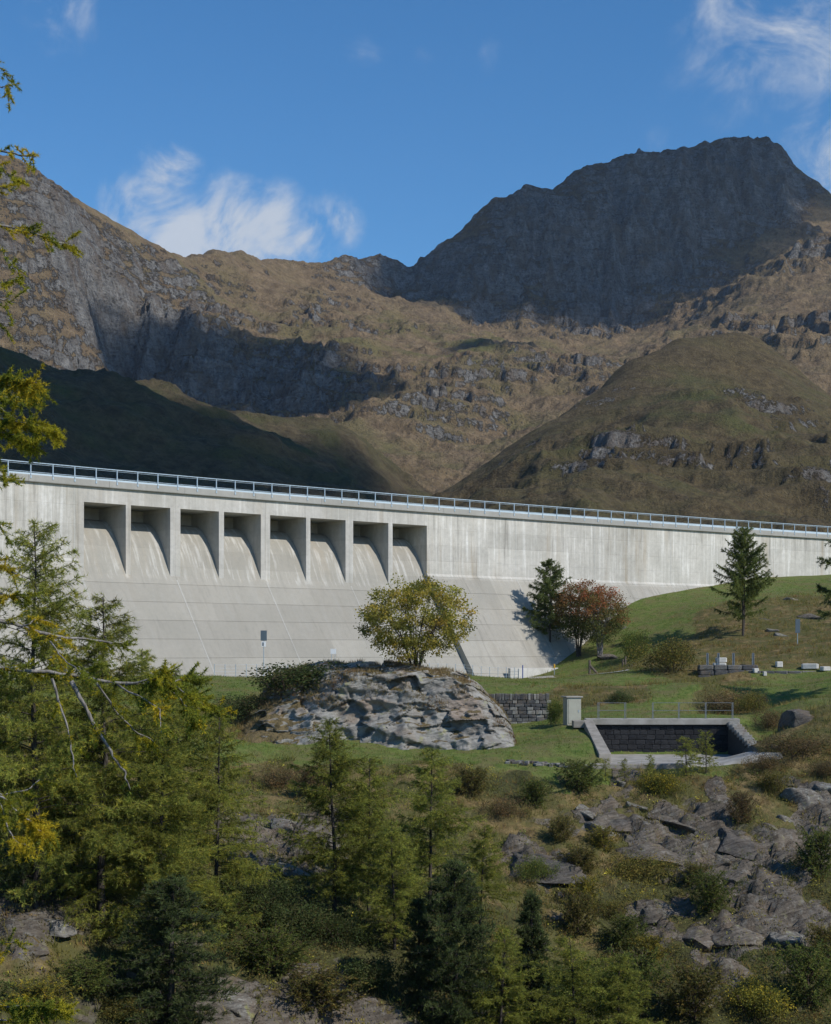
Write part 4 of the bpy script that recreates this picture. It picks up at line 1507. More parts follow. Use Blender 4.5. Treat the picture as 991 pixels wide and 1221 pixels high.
sign('warning_sign', 314.5, 795, 127, 3.05, (.52, .86), 'slate blue panel with small white plate on a pole before the dam, near the juniper')
sign('warning_sign', 951, 776, 152, 3.2, (.50, 1.4), 'tall narrow slate blue panel on a pole on the hillside below the lone larch', False)
rt = empty('small_sign', pix(397.5, 790, 127), R(5), 'little white board on two legs at the dam toe above the outcrop', 'sign')
mb = MB()
mb.box(-.23, .23, -.03, .0, .72, 1.15)
mb.build('board', M_signwhite, rt)
for sx in (-.15, .15):
    mb = MB()
    mb.tube([(sx, .02, -1.6), (sx, .02, 1.05)], .022, 6)
    mb.build('leg', M_rail, rt)

# pale kerb wall and wire fence along the toe
M_blue = simple_mat('blue_post_paint', (0.06, 0.10, 0.32), (0.05, 0.085, 0.26), 4.0, 0.5)
M_yellow = simple_mat('yellow_marker_paint', (0.62, 0.34, 0.04), (0.5, 0.27, 0.03), 4.0, 0.6)
M_wirem = simple_mat('wire_mesh', (0.42, 0.45, 0.48), (0.35, 0.38, 0.41), 4.0, 0.5)
toe = empty('toe_kerb', tuple(dam_pt(58.0, 8.9, -2.8)), 0, 'low pale concrete kerb wall along the foot of the dam', 'wall')
bpy.context.view_layer.update()
TI = toe.matrix_world.inverted()
ta, tb = s_of_px(545), s_of_px(645)
M_kerb = simple_mat('pale_kerb_concrete', (0.55, 0.54, 0.51), (0.42, 0.41, 0.38), 1.2, 0.9)
for a, b in zip(np.linspace(ta, tb, 6)[:-1], np.linspace(ta, tb, 6)[1:]):
    o = sweep('kerb_block', a + .01, b - .01, [(8.9, -4.0), (8.9, -1.98), (8.55, -1.94), (8.55, -4.0)], M_kerb, toe)
    o.matrix_parent_inverse = TI
fe = empty('wire_fence', tuple(dam_pt(s_of_px(500), 9.4, -2.6)), 0, 'thin wire mesh fence with one bright blue post at the dam foot behind the outcrop', 'fence')
bpy.context.view_layer.update()
FI = fe.matrix_world.inverted()
fs = np.linspace(s_of_px(190), s_of_px(556), 34)
pmb = MB()
pmb.tube([(0, 0, -.3), (0, 0, 1.25)], .03, 6)
po_ = pmb.build('post', M_rail)
pme = po_.data
bpy.data.objects.remove(po_)
bmb = MB()
bmb.tube([(0, 0, -.3), (0, 0, 1.45)], .06, 8)
po_ = bmb.build('post', M_blue)
bme = po_.data
bpy.data.objects.remove(po_)
for k, s in enumerate(fs):
    p = dam_pt(s, 9.4, -2.55)
    o = link('post', bme if k == len(fs) - 1 else pme, fe)
    o.matrix_parent_inverse = FI
    o.location = (p[0], p[1], float(on_ground(p[0], p[1])))
for zz in (1.2, .9, .6, .3):
    mb = MB()
    mb.tube([(lambda p: (p[0], p[1], float(on_ground(p[0], p[1])) + zz))(dam_pt(s, 9.4, 0)) for s in fs], .012, 4)
    o = mb.build('wire', M_wirem, fe)
    o.matrix_parent_inverse = FI
for px_, py_, lab in ((619, 806, 'short post with yellow cap against the pale kerb'), (661, 805, 'short post with yellow cap beside the larch by the dam')):
    q = at(px_, py_, 120, 170)
    rt = empty('marker_post', q, 0, lab, 'post', 'yellow-capped marker posts')
    mb = MB()
    mb.tube([(0, 0, -.3), (0, 0, .75)], .05, 8)
    mb.build('stake', M_steel, rt)
    mb = MB()
    mb.tube([(0, 0, .74), (0, 0, 1.12), (0, 0, 1.2)], [.095, .095, .05], 8)
    mb.build('cap', M_yellow, rt)

# flat stones edging the lower lawn
eg = empty('stone_edging', tuple(at(650, 912)), 0, 'line of flat grey stones edging the lawn left of the basin', 'edging')
ex, ey, ez = eg.location
for k, px_ in enumerate(np.linspace(606, 702, 26)):
    q = at(px_ + random.uniform(-1, 1), 909 + 7 * (px_ - 606) / 96 + random.uniform(-1.5, 1.5))
    stone(eg, random.choice(STONE_WALL if k % 3 else STONE_PALE), (q[0] - ex, q[1] - ey, q[2] - ez + .04), (random.uniform(.25, .55), random.uniform(.3, .5), random.uniform(.14, .28)), random.uniform(-.5, .5))

# gravel path by the reddish trees
pp = [at(a, b, 118, 175) for a, b in ((630, 809), (660, 807.5), (690, 806), (712, 804), (735, 801.5), (750, 799))]
mb = MB()
for i in range(len(pp) - 1):
    for k in range(6):
        f0, f1_ = k / 6, (k + 1) / 6
        a = pp[i] * (1 - f0) + pp[i + 1] * f0
        b = pp[i] * (1 - f1_) + pp[i + 1] * f1_
        vs_ = []
        for q, dy in ((a, -.8), (b, -.8), (b, .9), (a, .9)):
            vs_.append((q[0], q[1] + dy, float(on_ground(q[0], q[1] + dy)) + .05))
        mb.add(vs_, [(0, 1, 2, 3)])
M_gravel = simple_mat('pale_gravel', (0.36, 0.34, 0.30), (0.27, 0.25, 0.21), 6.0, 0.95)
tag(mb.build('path', M_gravel), 'pale gravel path by the foot of the dam', None, None, 'structure')

M_wood = bark_mat('old_wood', (0.07, 0.055, 0.045), (0.17, 0.145, 0.12))
q = at(703, 804.5, 118, 175)
rt = empty('wooden_prop', q, 0, 'old wooden post with a leaning strut beside the gravel path', 'post')
mb = MB()
mb.tube([(0, 0, -.3), (.02, 0, .8), (0, 0, 1.5)], [.15, .14, .12], 8)
mb.build('upright', M_wood, rt)
mb = MB()
mb.tube([(.05, -.05, .95), (.85, -.12, .02)], [.12, .14], 8)
mb.build('strut', M_wood, rt)
q = at(744, 794, 118, 175)
rt = empty('wooden_stump', q, .3, 'pair of short sawn wooden stakes at the end of the gravel path', 'stake')
for dx in (-.12, .16):
    mb = MB()
    mb.tube([(dx, 0, -.2), (dx, 0, .8 + dx)], [.11, .1], 7)
    mb.build('stake', M_wood, rt)

# ------------------------------------------------------------------ plants
def unit(v):
    return v / np.maximum(np.linalg.norm(v, axis=-1, keepdims=True), 1e-9)


def blades(P, D, L, W, r):
    """one pointed leaf or needle blade per row: base P, direction D, length L, width W"""
    n = len(P)
    side = unit(np.cross(D, r.normal(size=(n, 3))))
    V = np.empty((n, 3, 3))
    V[:, 0] = P - side * W[:, None] * .5
    V[:, 1] = P + side * W[:, None] * .5
    V[:, 2] = P + D * L[:, None]
    return V.reshape(-1, 3), np.arange(n * 3).reshape(n, 3)


def leaves(P, D, L, W, r):
    """diamond leaf per row (two triangles)"""
    n = len(P)
    side = unit(np.cross(D, r.normal(size=(n, 3))))
    V = np.empty((n, 4, 3))
    V[:, 0] = P
    V[:, 1] = P + D * (L * .45)[:, None] + side * W[:, None] * .5
    V[:, 2] = P + D * L[:, None]
    V[:, 3] = P + D * (L * .45)[:, None] - side * W[:, None] * .5
    return V.reshape(-1, 3), np.arange(n * 4).reshape(n, 4)


def sticks(A, Bp, ra, rb):
    """three-sided tapered twigs from A to B"""
    n = len(A)
    d = unit(Bp - A)
    a = unit(np.cross(d, np.array([0.31, 0.55, 0.77])))
    b = np.cross(d, a)
    V = np.empty((n, 6, 3))
    for k in range(3):
        th = 2 * math.pi * k / 3
        e = a * math.cos(th) + b * math.sin(th)
        V[:, k] = A + e * np.reshape(ra, (-1, 1))
        V[:, 3 + k] = Bp + e * np.reshape(rb, (-1, 1))
    base = np.arange(n)[:, None] * 6
    q = np.concatenate([base + np.array([[k, (k + 1) % 3, 3 + (k + 1) % 3, 3 + k]]) for k in range(3)])
    return V.reshape(-1, 3), q


def tint_pick(n, pal, wts, r, jit=0.18, rep=1):
    pal = np.array(pal)
    k = r.choice(len(pal), n, p=np.array(wts) / sum(wts))
    c = pal[k] * (1 + r.uniform(-jit, jit, (n, 1))) * (1 + r.uniform(-.06, .06, (n, 3)))
    return np.repeat(c, rep, 0)


def tree_parts(name, wood, fol, wood_mat, leaf_mat, crown='crown'):
    rt = empty(name)
    wv, wq = wood
    link('trunk', mesh_np('trunk', wv, quads=wq, mats=[wood_mat], smooth=True), rt)
    fv, ff, ft = fol
    link(crown, mesh_np(crown, fv, tris=ff if ff.shape[1] == 3 else None, quads=ff if ff.shape[1] == 4 else None, mats=[leaf_mat], tint=ft), rt)
    return rt


def trunk_tube(pts, rad, k=8):
    mb = MB()
    mb.tube(pts, rad, k)
    V = np.array(mb.V)
    q = np.array([f for f in mb.F if len(f) == 4])
    return V, q


def join(lst):
    V, Q, b = [], [], 0
    for v, q in lst:
        V.append(v)
        Q.append(q + b)
        b += len(v)
    return np.concatenate(V), np.concatenate(Q)


LARCH_PAL = [(0.165, 0.180, 0.036), (0.215, 0.215, 0.044), (0.110, 0.128, 0.030), (0.29, 0.245, 0.038)]


def larch(seed, H=12.0, Rm=2.6, crown0=0.12, pal=LARCH_PAL, wts=(4, 3, 2.2, .7), lean=0.0, dens=1.0, gaps=0.25, droop=0.30, blade=(.10, .19), fork=False, up=0.0, wid=(.013, .024)):
    r = np.random.default_rng(seed)
    nseg = 9
    zz = np.linspace(0, H, nseg)
    off = np.cumsum(r.normal(0, .035, (nseg, 2)), 0) * H / 12 + np.outer(zz, [lean, lean * .4])
    pts = np.c_[off, zz]
    pts[0, 2] = -.5
    rad = np.linspace(H * .0115, .015, nseg)
    wood = [trunk_tube(pts, list(rad))]
    if fork:
        p2 = pts.copy()
        p2[:, 0] += .30 * smoothstep(0, 3, zz) + .05
        p2[:, 1] += .2 * smoothstep(0, 3, zz)
        wood.append(trunk_tube(p2[:6], list(rad[:6] * .7)))
    A, Bq, ra, rb = [], [], [], []
    TP, TD, TS = [], [], []
    nb = int(7.6 * H * (1 - crown0) * dens)
    for i in range(nb):
        f = (i + r.uniform(0, 1)) / nb
        z = H * (crown0 + (1 - crown0) * f ** 0.76)
        zf = (z / H - crown0) / (1 - crown0)
        L = Rm * (1 - zf) ** 0.66 * r.uniform(.55, 1.15) * (0.55 + .45 * smoothstep(0, .18, zf)) + .18
        if r.uniform() < gaps * .5:
            L *= .5
        az = r.uniform(0, 2 * math.pi)
        d = np.array([math.cos(az), math.sin(az), 0])
        p0 = np.array([np.interp(z, zz, pts[:, 0]), np.interp(z, zz, pts[:, 1]), z])
        n = max(4, int(L / .28))
        ts = np.linspace(0, 1, n)
        rise = .18 + .55 * zf + up
        path = p0 + d * (L * ts)[:, None] + np.c_[np.zeros(n), np.zeros(n), L * (rise * ts - (droop + .18) * ts ** 2 + .28 * ts ** 4)]
        wob = np.cumsum(r.normal(0, .035, (n, 3)), 0)
        path = path + wob * np.array([1, 1, .6])
        A.append(path[:-1])
        Bq.append(path[1:])
        rr = .006 + .016 * (1 - ts) * min(1.3, L / 2)
        ra.append(rr[:-1])
        rb.append(rr[1:])
        # side twigs
        nt = int(L * 16)
        tt = r.uniform(.12, 1.0, nt)
        bp = np.stack([np.interp(tt, ts, path[:, k]) for k in range(3)], -1)
        sd = np.cross(d, [0, 0, 1]) * np.where(r.uniform(size=nt) < .5, 1, -1)[:, None]
        td = unit(d * r.uniform(.2, .9, (nt, 1)) + sd * r.uniform(.1, 1, (nt, 1)) + np.array([0, 0, 1]) * r.uniform(-1.0, .45, (nt, 1)))
        tl = r.uniform(.18, .62, nt) * (1.1 - .5 * tt) * min(1.15, .45 + L / 2.4)
        te = bp + td * tl[:, None] + np.array([0, 0, -1]) * (tl * tl * .35)[:, None]
        A.append(bp)
        Bq.append(te)
        ra.append(np.full(nt, .0055))
        rb.append(np.full(nt, .002))
        for (a_, b_, dn) in ((bp, te, 1 / .045), (path[:-1], path[1:], 1 / .055)):
            seg = np.linalg.norm(b_ - a_, axis=1)
            c = np.maximum(1, np.round(seg * dn * (.8 + .4 * r.uniform(size=len(seg))))).astype(int)
            idx = np.repeat(np.arange(len(seg)), c)
            u_ = r.uniform(0, 1, len(idx))[:, None]
            if a_ is not bp:
                keep = (idx / max(1, len(seg))) > .22
                idx, u_ = idx[keep], u_[keep]
            TP.append(a_[idx] * (1 - u_) + b_[idx] * u_)
            TD.append(unit(b_[idx] - a_[idx]))
            TS.append(np.full(len(idx), i))
    wood.append(sticks(np.concatenate(A), np.concatenate(Bq), np.concatenate(ra), np.concatenate(rb)))
    TP = np.concatenate(TP)
    TD = np.concatenate(TD)
    TS = np.concatenate(TS)
    P_ = np.repeat(TP, 3, 0)
    D_ = unit(np.repeat(TD, 3, 0) * .65 + r.normal(0, .55, (len(P_), 3)) + np.array([0, 0, .12]))
    L_ = r.uniform(blade[0], blade[1], len(P_))
    W_ = r.uniform(wid[0], wid[1], len(P_))
    V, F = blades(P_, D_, L_, W_, r)
    bt = r.uniform(.75, 1.25, nb)[TS]
    tint = tint_pick(len(TP), pal, wts, r) * bt[:, None]
    return join(wood), (V, F, np.repeat(tint, 9, 0))


PINE_PAL = [(0.062, 0.082, 0.030), (0.088, 0.110, 0.040), (0.042, 0.060, 0.024)]


def pine(seed, H=7.0, Rm=1.8, pal=PINE_PAL, wts=(4, 3, 2), top_round=.5, nb_k=24):
    """stone pine: dense short upturned shoots with brushes of needles"""
    r = np.random.default_rng(seed)
    zz = np.linspace(0, H, 6)
    pts = np.c_[np.cumsum(r.normal(0, .03, (6, 2)), 0), zz]
    pts[0, 2] = -.6
    wood = [trunk_tube(pts, list(np.linspace(H * .02, .03, 6)))]
    A, Bq, TP, TD, TB = [], [], [], [], []
    nb = int(nb_k * H)
    for i in range(nb):
        f = (i + r.uniform()) / nb
        z = H * (.04 + .96 * f)
        L = Rm * (1 - f) ** top_round * (.45 + .55 * smoothstep(0, .25, f)) * r.uniform(.6, 1.12) + .1
        az = r.uniform(0, 2 * math.pi)
        d = np.array([math.cos(az), math.sin(az), r.uniform(-.05, .3)])
        p0 = np.array([np.interp(z, zz, pts[:, 0]), np.interp(z, zz, pts[:, 1]), z])
        e = p0 + d * L
        A.append(p0[None])
        Bq.append(e[None])
        ns = int(7 + L * 12)
        tt = r.uniform(.15, 1.05, ns)
        bp = p0 + d * (L * tt)[:, None]
        sd = unit(d * .5 + r.normal(0, .55, (ns, 3)) + np.array([0, 0, .55]))
        ln = r.uniform(.16, .36, ns)
        A.append(bp)
        Bq.append(bp + sd * ln[:, None])
        c = 18
        u_ = r.uniform(.15, 1.05, (ns, c))
        TP.append((bp[:, None] + sd[:, None] * (ln[:, None] * u_)[..., None]).reshape(-1, 3))
        TD.append(np.repeat(sd, c, 0))
        TB.append(np.full(ns * c, i))
    A = np.concatenate(A)
    Bq = np.concatenate(Bq)
    wood.append(sticks(A, Bq, np.full(len(A), .016), np.full(len(A), .006)))
    TP = np.concatenate(TP)
    TD = np.concatenate(TD)
    TB = np.concatenate(TB)
    D_ = unit(TD * .9 + r.normal(0, .5, TD.shape))
    V, F = blades(TP, D_, r.uniform(.11, .19, len(TP)), r.uniform(.020, .034, len(TP)), r)
    tint = tint_pick(len(TP), pal, wts, r) * r.uniform(.7, 1.3, nb)[TB][:, None]
    return join(wood), (V, F, np.repeat(tint, 3, 0))


def broadleaf(seed, H, Rx, Rz, zc, n_clump, per, pal, wts, lsize=(.08, .15), stems=6, spread=1.0, shell=.45, clump=.36, low=None):
    """many-stemmed round shrub or small tree; leaves gathered in clumps through the crown"""
    r = np.random.default_rng(seed)
    lob = r.normal(0, .42, (6, 3)) * np.array([1, 1, .35])
    C = unit(r.normal(size=(n_clump, 3))) * (r.uniform(shell, 1, (n_clump, 1)) ** .6)
    C = C * (1 + .16 * fbm(C[:, 0] * 2 + seed, C[:, 2] * 2, 3, seed)[:, None])
    if H < 3:                                                  # low shrubs grow as several uneven lobes
        C = C * r.uniform(.45, .75, (6, 1))[np.arange(n_clump) % 6] + lob[np.arange(n_clump) % 6]
    C = C * np.array([Rx, Rx * .9, Rz]) + np.array([0, 0, zc])
    C = C[C[:, 2] > .05]
    wood = []
    tips = C[r.choice(len(C), min(len(C), stems * 7), replace=False)]
    for k in range(stems):
        az = 2 * math.pi * k / stems + r.uniform(-.4, .4)
        tgt = np.array([math.cos(az) * Rx * .55 * spread, math.sin(az) * Rx * .5 * spread, zc + Rz * .35 * r.uniform(.2, 1)])
        b0 = np.array([math.cos(az) * .18, math.sin(az) * .18, -.4])
        ts = np.linspace(0, 1, 6)
        path = b0 + (tgt - b0) * ts[:, None] + np.c_[-.18 * np.sin(ts * math.pi) * math.cos(az), -.18 * np.sin(ts * math.pi) * math.sin(az), np.zeros(6)] * Rx * .5
        path += np.cumsum(r.normal(0, .02 * H / 5, (6, 3)), 0)
        wood.append(trunk_tube(path, list(np.linspace(.012 * H, .006 * H * .6, 6)), 6))
        near = tips[np.argsort(((tips[:, :2] - tgt[:2]) ** 2).sum(1))[:7]]
        A = path[r.integers(2, 6, len(near))]
        wood.append(sticks(A, near, np.full(len(near), .02 * H / 6), np.full(len(near), .006)))
    idx = np.repeat(np.arange(len(C)), per)
    P_ = C[idx] + r.normal(0, clump, (len(idx), 3)) * np.array([1, 1, .75])
    D_ = unit(r.normal(size=P_.shape) + np.array([0, 0, -.25]) + .5 * unit(P_ - np.array([0, 0, zc])))
    L_ = r.uniform(lsize[0], lsize[1], len(P_))
    V, F = leaves(P_, D_, L_, L_ * .55, r)
    ct = tint_pick(len(C), pal, wts, r, .15)
    if low is not None:                                        # lower boughs have not turned yet
        lw = smoothstep(zc + Rz * .35, zc - Rz * .35, C[:, 2] + r.normal(0, .25 * Rz, len(C)))[:, None]
        ct = ct * (1 - lw) + np.array(low) * (1 + r.uniform(-.2, .2, (len(C), 1))) * lw
    tint = ct[idx] * (1 + r.uniform(-.2, .2, (len(idx), 1)))
    return join(wood), (V, F, np.repeat(tint, 4, 0))


# --- big larches on the left and in the middle of the slope
L_VARS = [tree_parts('larch_tree', *larch(101, 12.5, 3.5, .05, dens=1.75), M_bark, M_leaf),
          tree_parts('larch_tree', *larch(102, 11.5, 3.6, .04, dens=1.75, lean=.02, droop=.38), M_bark, M_leaf),
          tree_parts('larch_tree', *larch(103, 9.0, 2.7, .08, dens=2.3, gaps=.5, lean=-.01, wts=(4, 2, 3, .2)), M_bark, M_leaf),
          tree_parts('larch_tree', *larch(104, 8.5, 3.0, .12, dens=2.0, gaps=.7, lean=.03, droop=.34, wts=(4, 2, 3, .2)), M_bark, M_leaf),
          tree_parts('larch_tree', *larch(105, 12.5, 4.6, .15, dens=1.7, gaps=.35, pal=[(0.098, 0.118, 0.034), (0.130, 0.148, 0.040), (0.070, 0.088, 0.028)], wts=(4, 2, 2), fork=True, blade=(.12, .24), up=.22, droop=.22, wid=(.03, .05)), M_bark, M_leaf),
          tree_parts('larch_tree', *larch(106, 11.0, 3.4, .28, dens=1.9, gaps=.4, pal=[(0.100, 0.125, 0.045), (0.128, 0.150, 0.046), (0.070, 0.090, 0.032)], wts=(4, 2, 2), blade=(.12, .24), up=.15, wid=(.03, .05)), M_bark, M_leaf)]
_used = set()


def plant(var, px, py_top, Y, label, group=None, base_py=None, lib=L_VARS, hts=(12.5, 11.5, 9.0, 8.5, 12.5, 11.0), rz=None, wide=1.0, name=None):
    """stand tree variant on the ground at depth Y under column px so that it reaches py_top"""
    x = (px - CX) / FPX * Y
    zg = float(on_ground(x, Y))
    top = (HY - py_top) / FPX * Y
    k = (top - zg) / hts[var]
    rz = random.uniform(0, 6.28) if rz is None else rz
    src = lib[var]
    key = src.name
    if key not in _used:
        _used.add(key)
        o = src
        o.location = (x, Y, zg)
        o.rotation_euler = (0, 0, rz)
        o.scale = (k * wide, k * wide, k)
        tag(o, label, None, group)
    else:
        o = copy_tree(src, (x, Y, zg), rz, (k * wide, k * wide, k), label, group)
    return o


for o in L_VARS:
    o['category'] = 'larch'
LG = 'larches on the near slope'
plant(0, 42, 622, 60, 'tallest green larch at the left edge, tip against the pale dam', LG)
plant(1, 120, 712, 62, 'broad larch just right of the tallest left one, crown cutting the dam corner', LG, wide=1.15)
plant(0, 168, 775, 66, 'larch whose low tip reaches the foot of the dam, behind yellow branches', LG, wide=1.2)
plant(2, 208, 800, 70, 'narrow larch behind the end of the yellow branch, by the lawn edge', LG, wide=1.2)
plant(1, 255, 848, 68, 'leaning larch with visible dark stem left of the reddish grass', LG, wide=1.0)
plant(1, 190, 868, 62, 'wide drooping larch low in the left thicket, grey dead boughs below', LG, wide=1.35)
plant(3, 85, 850, 63, 'low spreading larch in front of the left thicket', LG, wide=1.45)
plant(0, -30, 700, 61, 'larch cut by the left picture edge', LG, wide=1.2)
plant(2, 398, 858, 73, 'middle larch with a thin tip in front of the outcrop', LG, wide=1.15)
plant(3, 440, 905, 74, 'second crown close beside the middle larch', LG, wide=1.1)
plant(3, 512, 892, 76, 'sparse larch with tip before the lawn, right of the middle larch', LG, wide=1.2)
plant(2, 470, 980, 71, 'small dense larch between the middle larches', LG, wide=1.2)
plant(3, 572, 985, 75, 'feathery larch above the large dark pine', LG, wide=1.1)
plant(2, 598, 1105, 66, 'young larch between the large pine and the slender pine', LG, wide=1.3)
plant(3, 690, 1118, 67, 'feathery young larch right of the slender pine', LG, wide=1.4)
plant(2, 742, 1140, 67, 'young larch among the bottom bushes, second right of the slender pine', LG, wide=1.4)
plant(4, 886, 630, 160, 'lone twin-stemmed larch on the grassy hill in front of the dam', 'larches by the dam', rz=.4)
plant(5, 656, 668, 169, 'slim larch at the dam foot casting its shadow on the concrete', 'larches by the dam', rz=2.0)
plant(5, 1040, 585, 120, 'larch at the right picture edge with only its boughs showing', 'larches by the dam', rz=1.0)

# --- stone pines
P_VARS = [tree_parts('stone_pine', *pine(201, 8.5, 2.5, top_round=.45), M_bark, M_leaf), tree_parts('stone_pine', *pine(202, 7.0, 1.25, top_round=.75), M_bark, M_leaf),
          tree_parts('stone_pine', *pine(203, 3.2, 1.9, top_round=.35, nb_k=22), M_bark, M_leaf)]
for o in P_VARS:
    o['category'] = 'pine'
PG = 'stone pines on the slope'
PH = (8.5, 7.0, 3.2)
plant(0, 542, 1032, 66, 'large dark stone pine at the bottom of the slope', PG, lib=P_VARS, hts=PH)
plant(0, 500, 1075, 67, 'dark stone pine pressed against the left of the large one', PG, lib=P_VARS, hts=PH, wide=.9)
plant(1, 635, 1068, 69, 'slender pointed stone pine right of the large one', PG, lib=P_VARS, hts=PH, wide=1.1)
plant(0, 205, 1050, 58, 'bushy dark stone pine under the left larches', PG, lib=P_VARS, hts=PH, wide=1.5)
plant(2, 30, 1020, 60, 'low rounded stone pine at the left edge', PG, lib=P_VARS, hts=PH, wide=1.0)

# --- broadleaved trees and shrubs
WIL = [(0.257, 0.223, 0.043), (0.176, 0.169, 0.038), (0.338, 0.257, 0.054), (0.115, 0.121, 0.034)]
wt = tree_parts('willow_bush', *broadleaf(301, 6.0, 3.95, 2.75, 3.45, 250, 74, WIL, (4, 3, 2, 1.6), (.13, .23), 9, 1.0, .45, .25), M_bark, M_leaf)
p = outcrop_top(492, .70)
wt.location = (p[0] + .2, p[1], p[2] - .15)
wt.scale = (1.0, 1.0, .98)
tag(wt, 'round yellow-green willow bush on top of the rock outcrop', 'bush')
RED = [(0.19, 0.080, 0.036), (0.140, 0.082, 0.034), (0.095, 0.092, 0.030), (0.24, 0.085, 0.038)]
for k, (px_, pyt, Y_, R_, lab) in enumerate(((690, 690, 168, 2.9, 'reddish rowan tree beside the slim larch at the dam foot'), (716, 697, 166, 3.0, 'reddish-brown rowan tree right of its twin, with pale leaning stems'))):
    x = (px_ - CX) / FPX * Y_
    zg = float(on_ground(x, Y_))
    Ht = (HY - pyt) / FPX * Y_ - zg
    o = tree_parts('rowan_tree', *broadleaf(311 + k, Ht, R_, Ht * .42, Ht * .58, 300, 44, RED, (3, 3, 3, 1.0), (.13, .24), 7, .8, .35, .32, (0.075, 0.085, 0.028)), M_greybark if k else M_bark, M_leaf)
    o.location = (x, Y_, zg)
    tag(o, lab, 'rowan', 'rowans at the dam foot')
JUN = [(0.045, 0.060, 0.022), (0.062, 0.076, 0.028), (0.080, 0.074, 0.032)]
GRN = [(0.068, 0.092, 0.024), (0.095, 0.118, 0.030), (0.135, 0.135, 0.034)]
OLV = [(0.115, 0.105, 0.030), (0.085, 0.092, 0.026), (0.17, 0.13, 0.034), (0.075, 0.066, 0.028)]
HEA = [(0.115, 0.080, 0.042), (0.082, 0.072, 0.032), (0.165, 0.105, 0.046), (0.095, 0.082, 0.045)]
YEL = [(0.30, 0.23, 0.03), (0.16, 0.15, 0.03), (0.09, 0.095, 0.025)]
B_VARS = []
for k, (pal, wts, sz, cl_) in enumerate(((JUN, (4, 3, 1), (.07, .13), .16), (GRN, (4, 3, 2), (.07, .13), .18), (OLV, (3, 3, 2, 2), (.06, .12), .17), (HEA, (3, 3, 2, 2), (.05, .10), .15), (YEL, (2, 3, 3), (.07, .12), .17))):
    for v in range(2):
        o = tree_parts('bush', *broadleaf(330 + k * 7 + v, 1.6, 1.0, .72, .55, 220, 28, pal, wts, (sz[0] * .62, sz[1] * .68), 6, 1.0, .3, cl_ * .8), M_twig, M_leaf, 'foliage')
        o['category'] = 'bush'
        B_VARS.append(o)
for k, (pal, wts) in enumerate(((GRN, (4, 3, 2)), (OLV, (3, 3, 2, 2)), (HEA, (3, 3, 2, 2)), (YEL, (2, 3, 3)))):
    o = tree_parts('bush', *larch(350 + k, 1.5, .95, .0, pal=pal, wts=wts, dens=6.5, gaps=.5, up=.75, droop=.1, blade=(.05, .11), wid=(.018, .032)), M_twig, M_leaf, 'foliage')
    o['category'] = 'bush'
    B_VARS.append(o)
FEATHER = {2: 10, 3: 10, 4: 11, 5: 11, 6: 12, 7: 12, 8: 13, 9: 13}
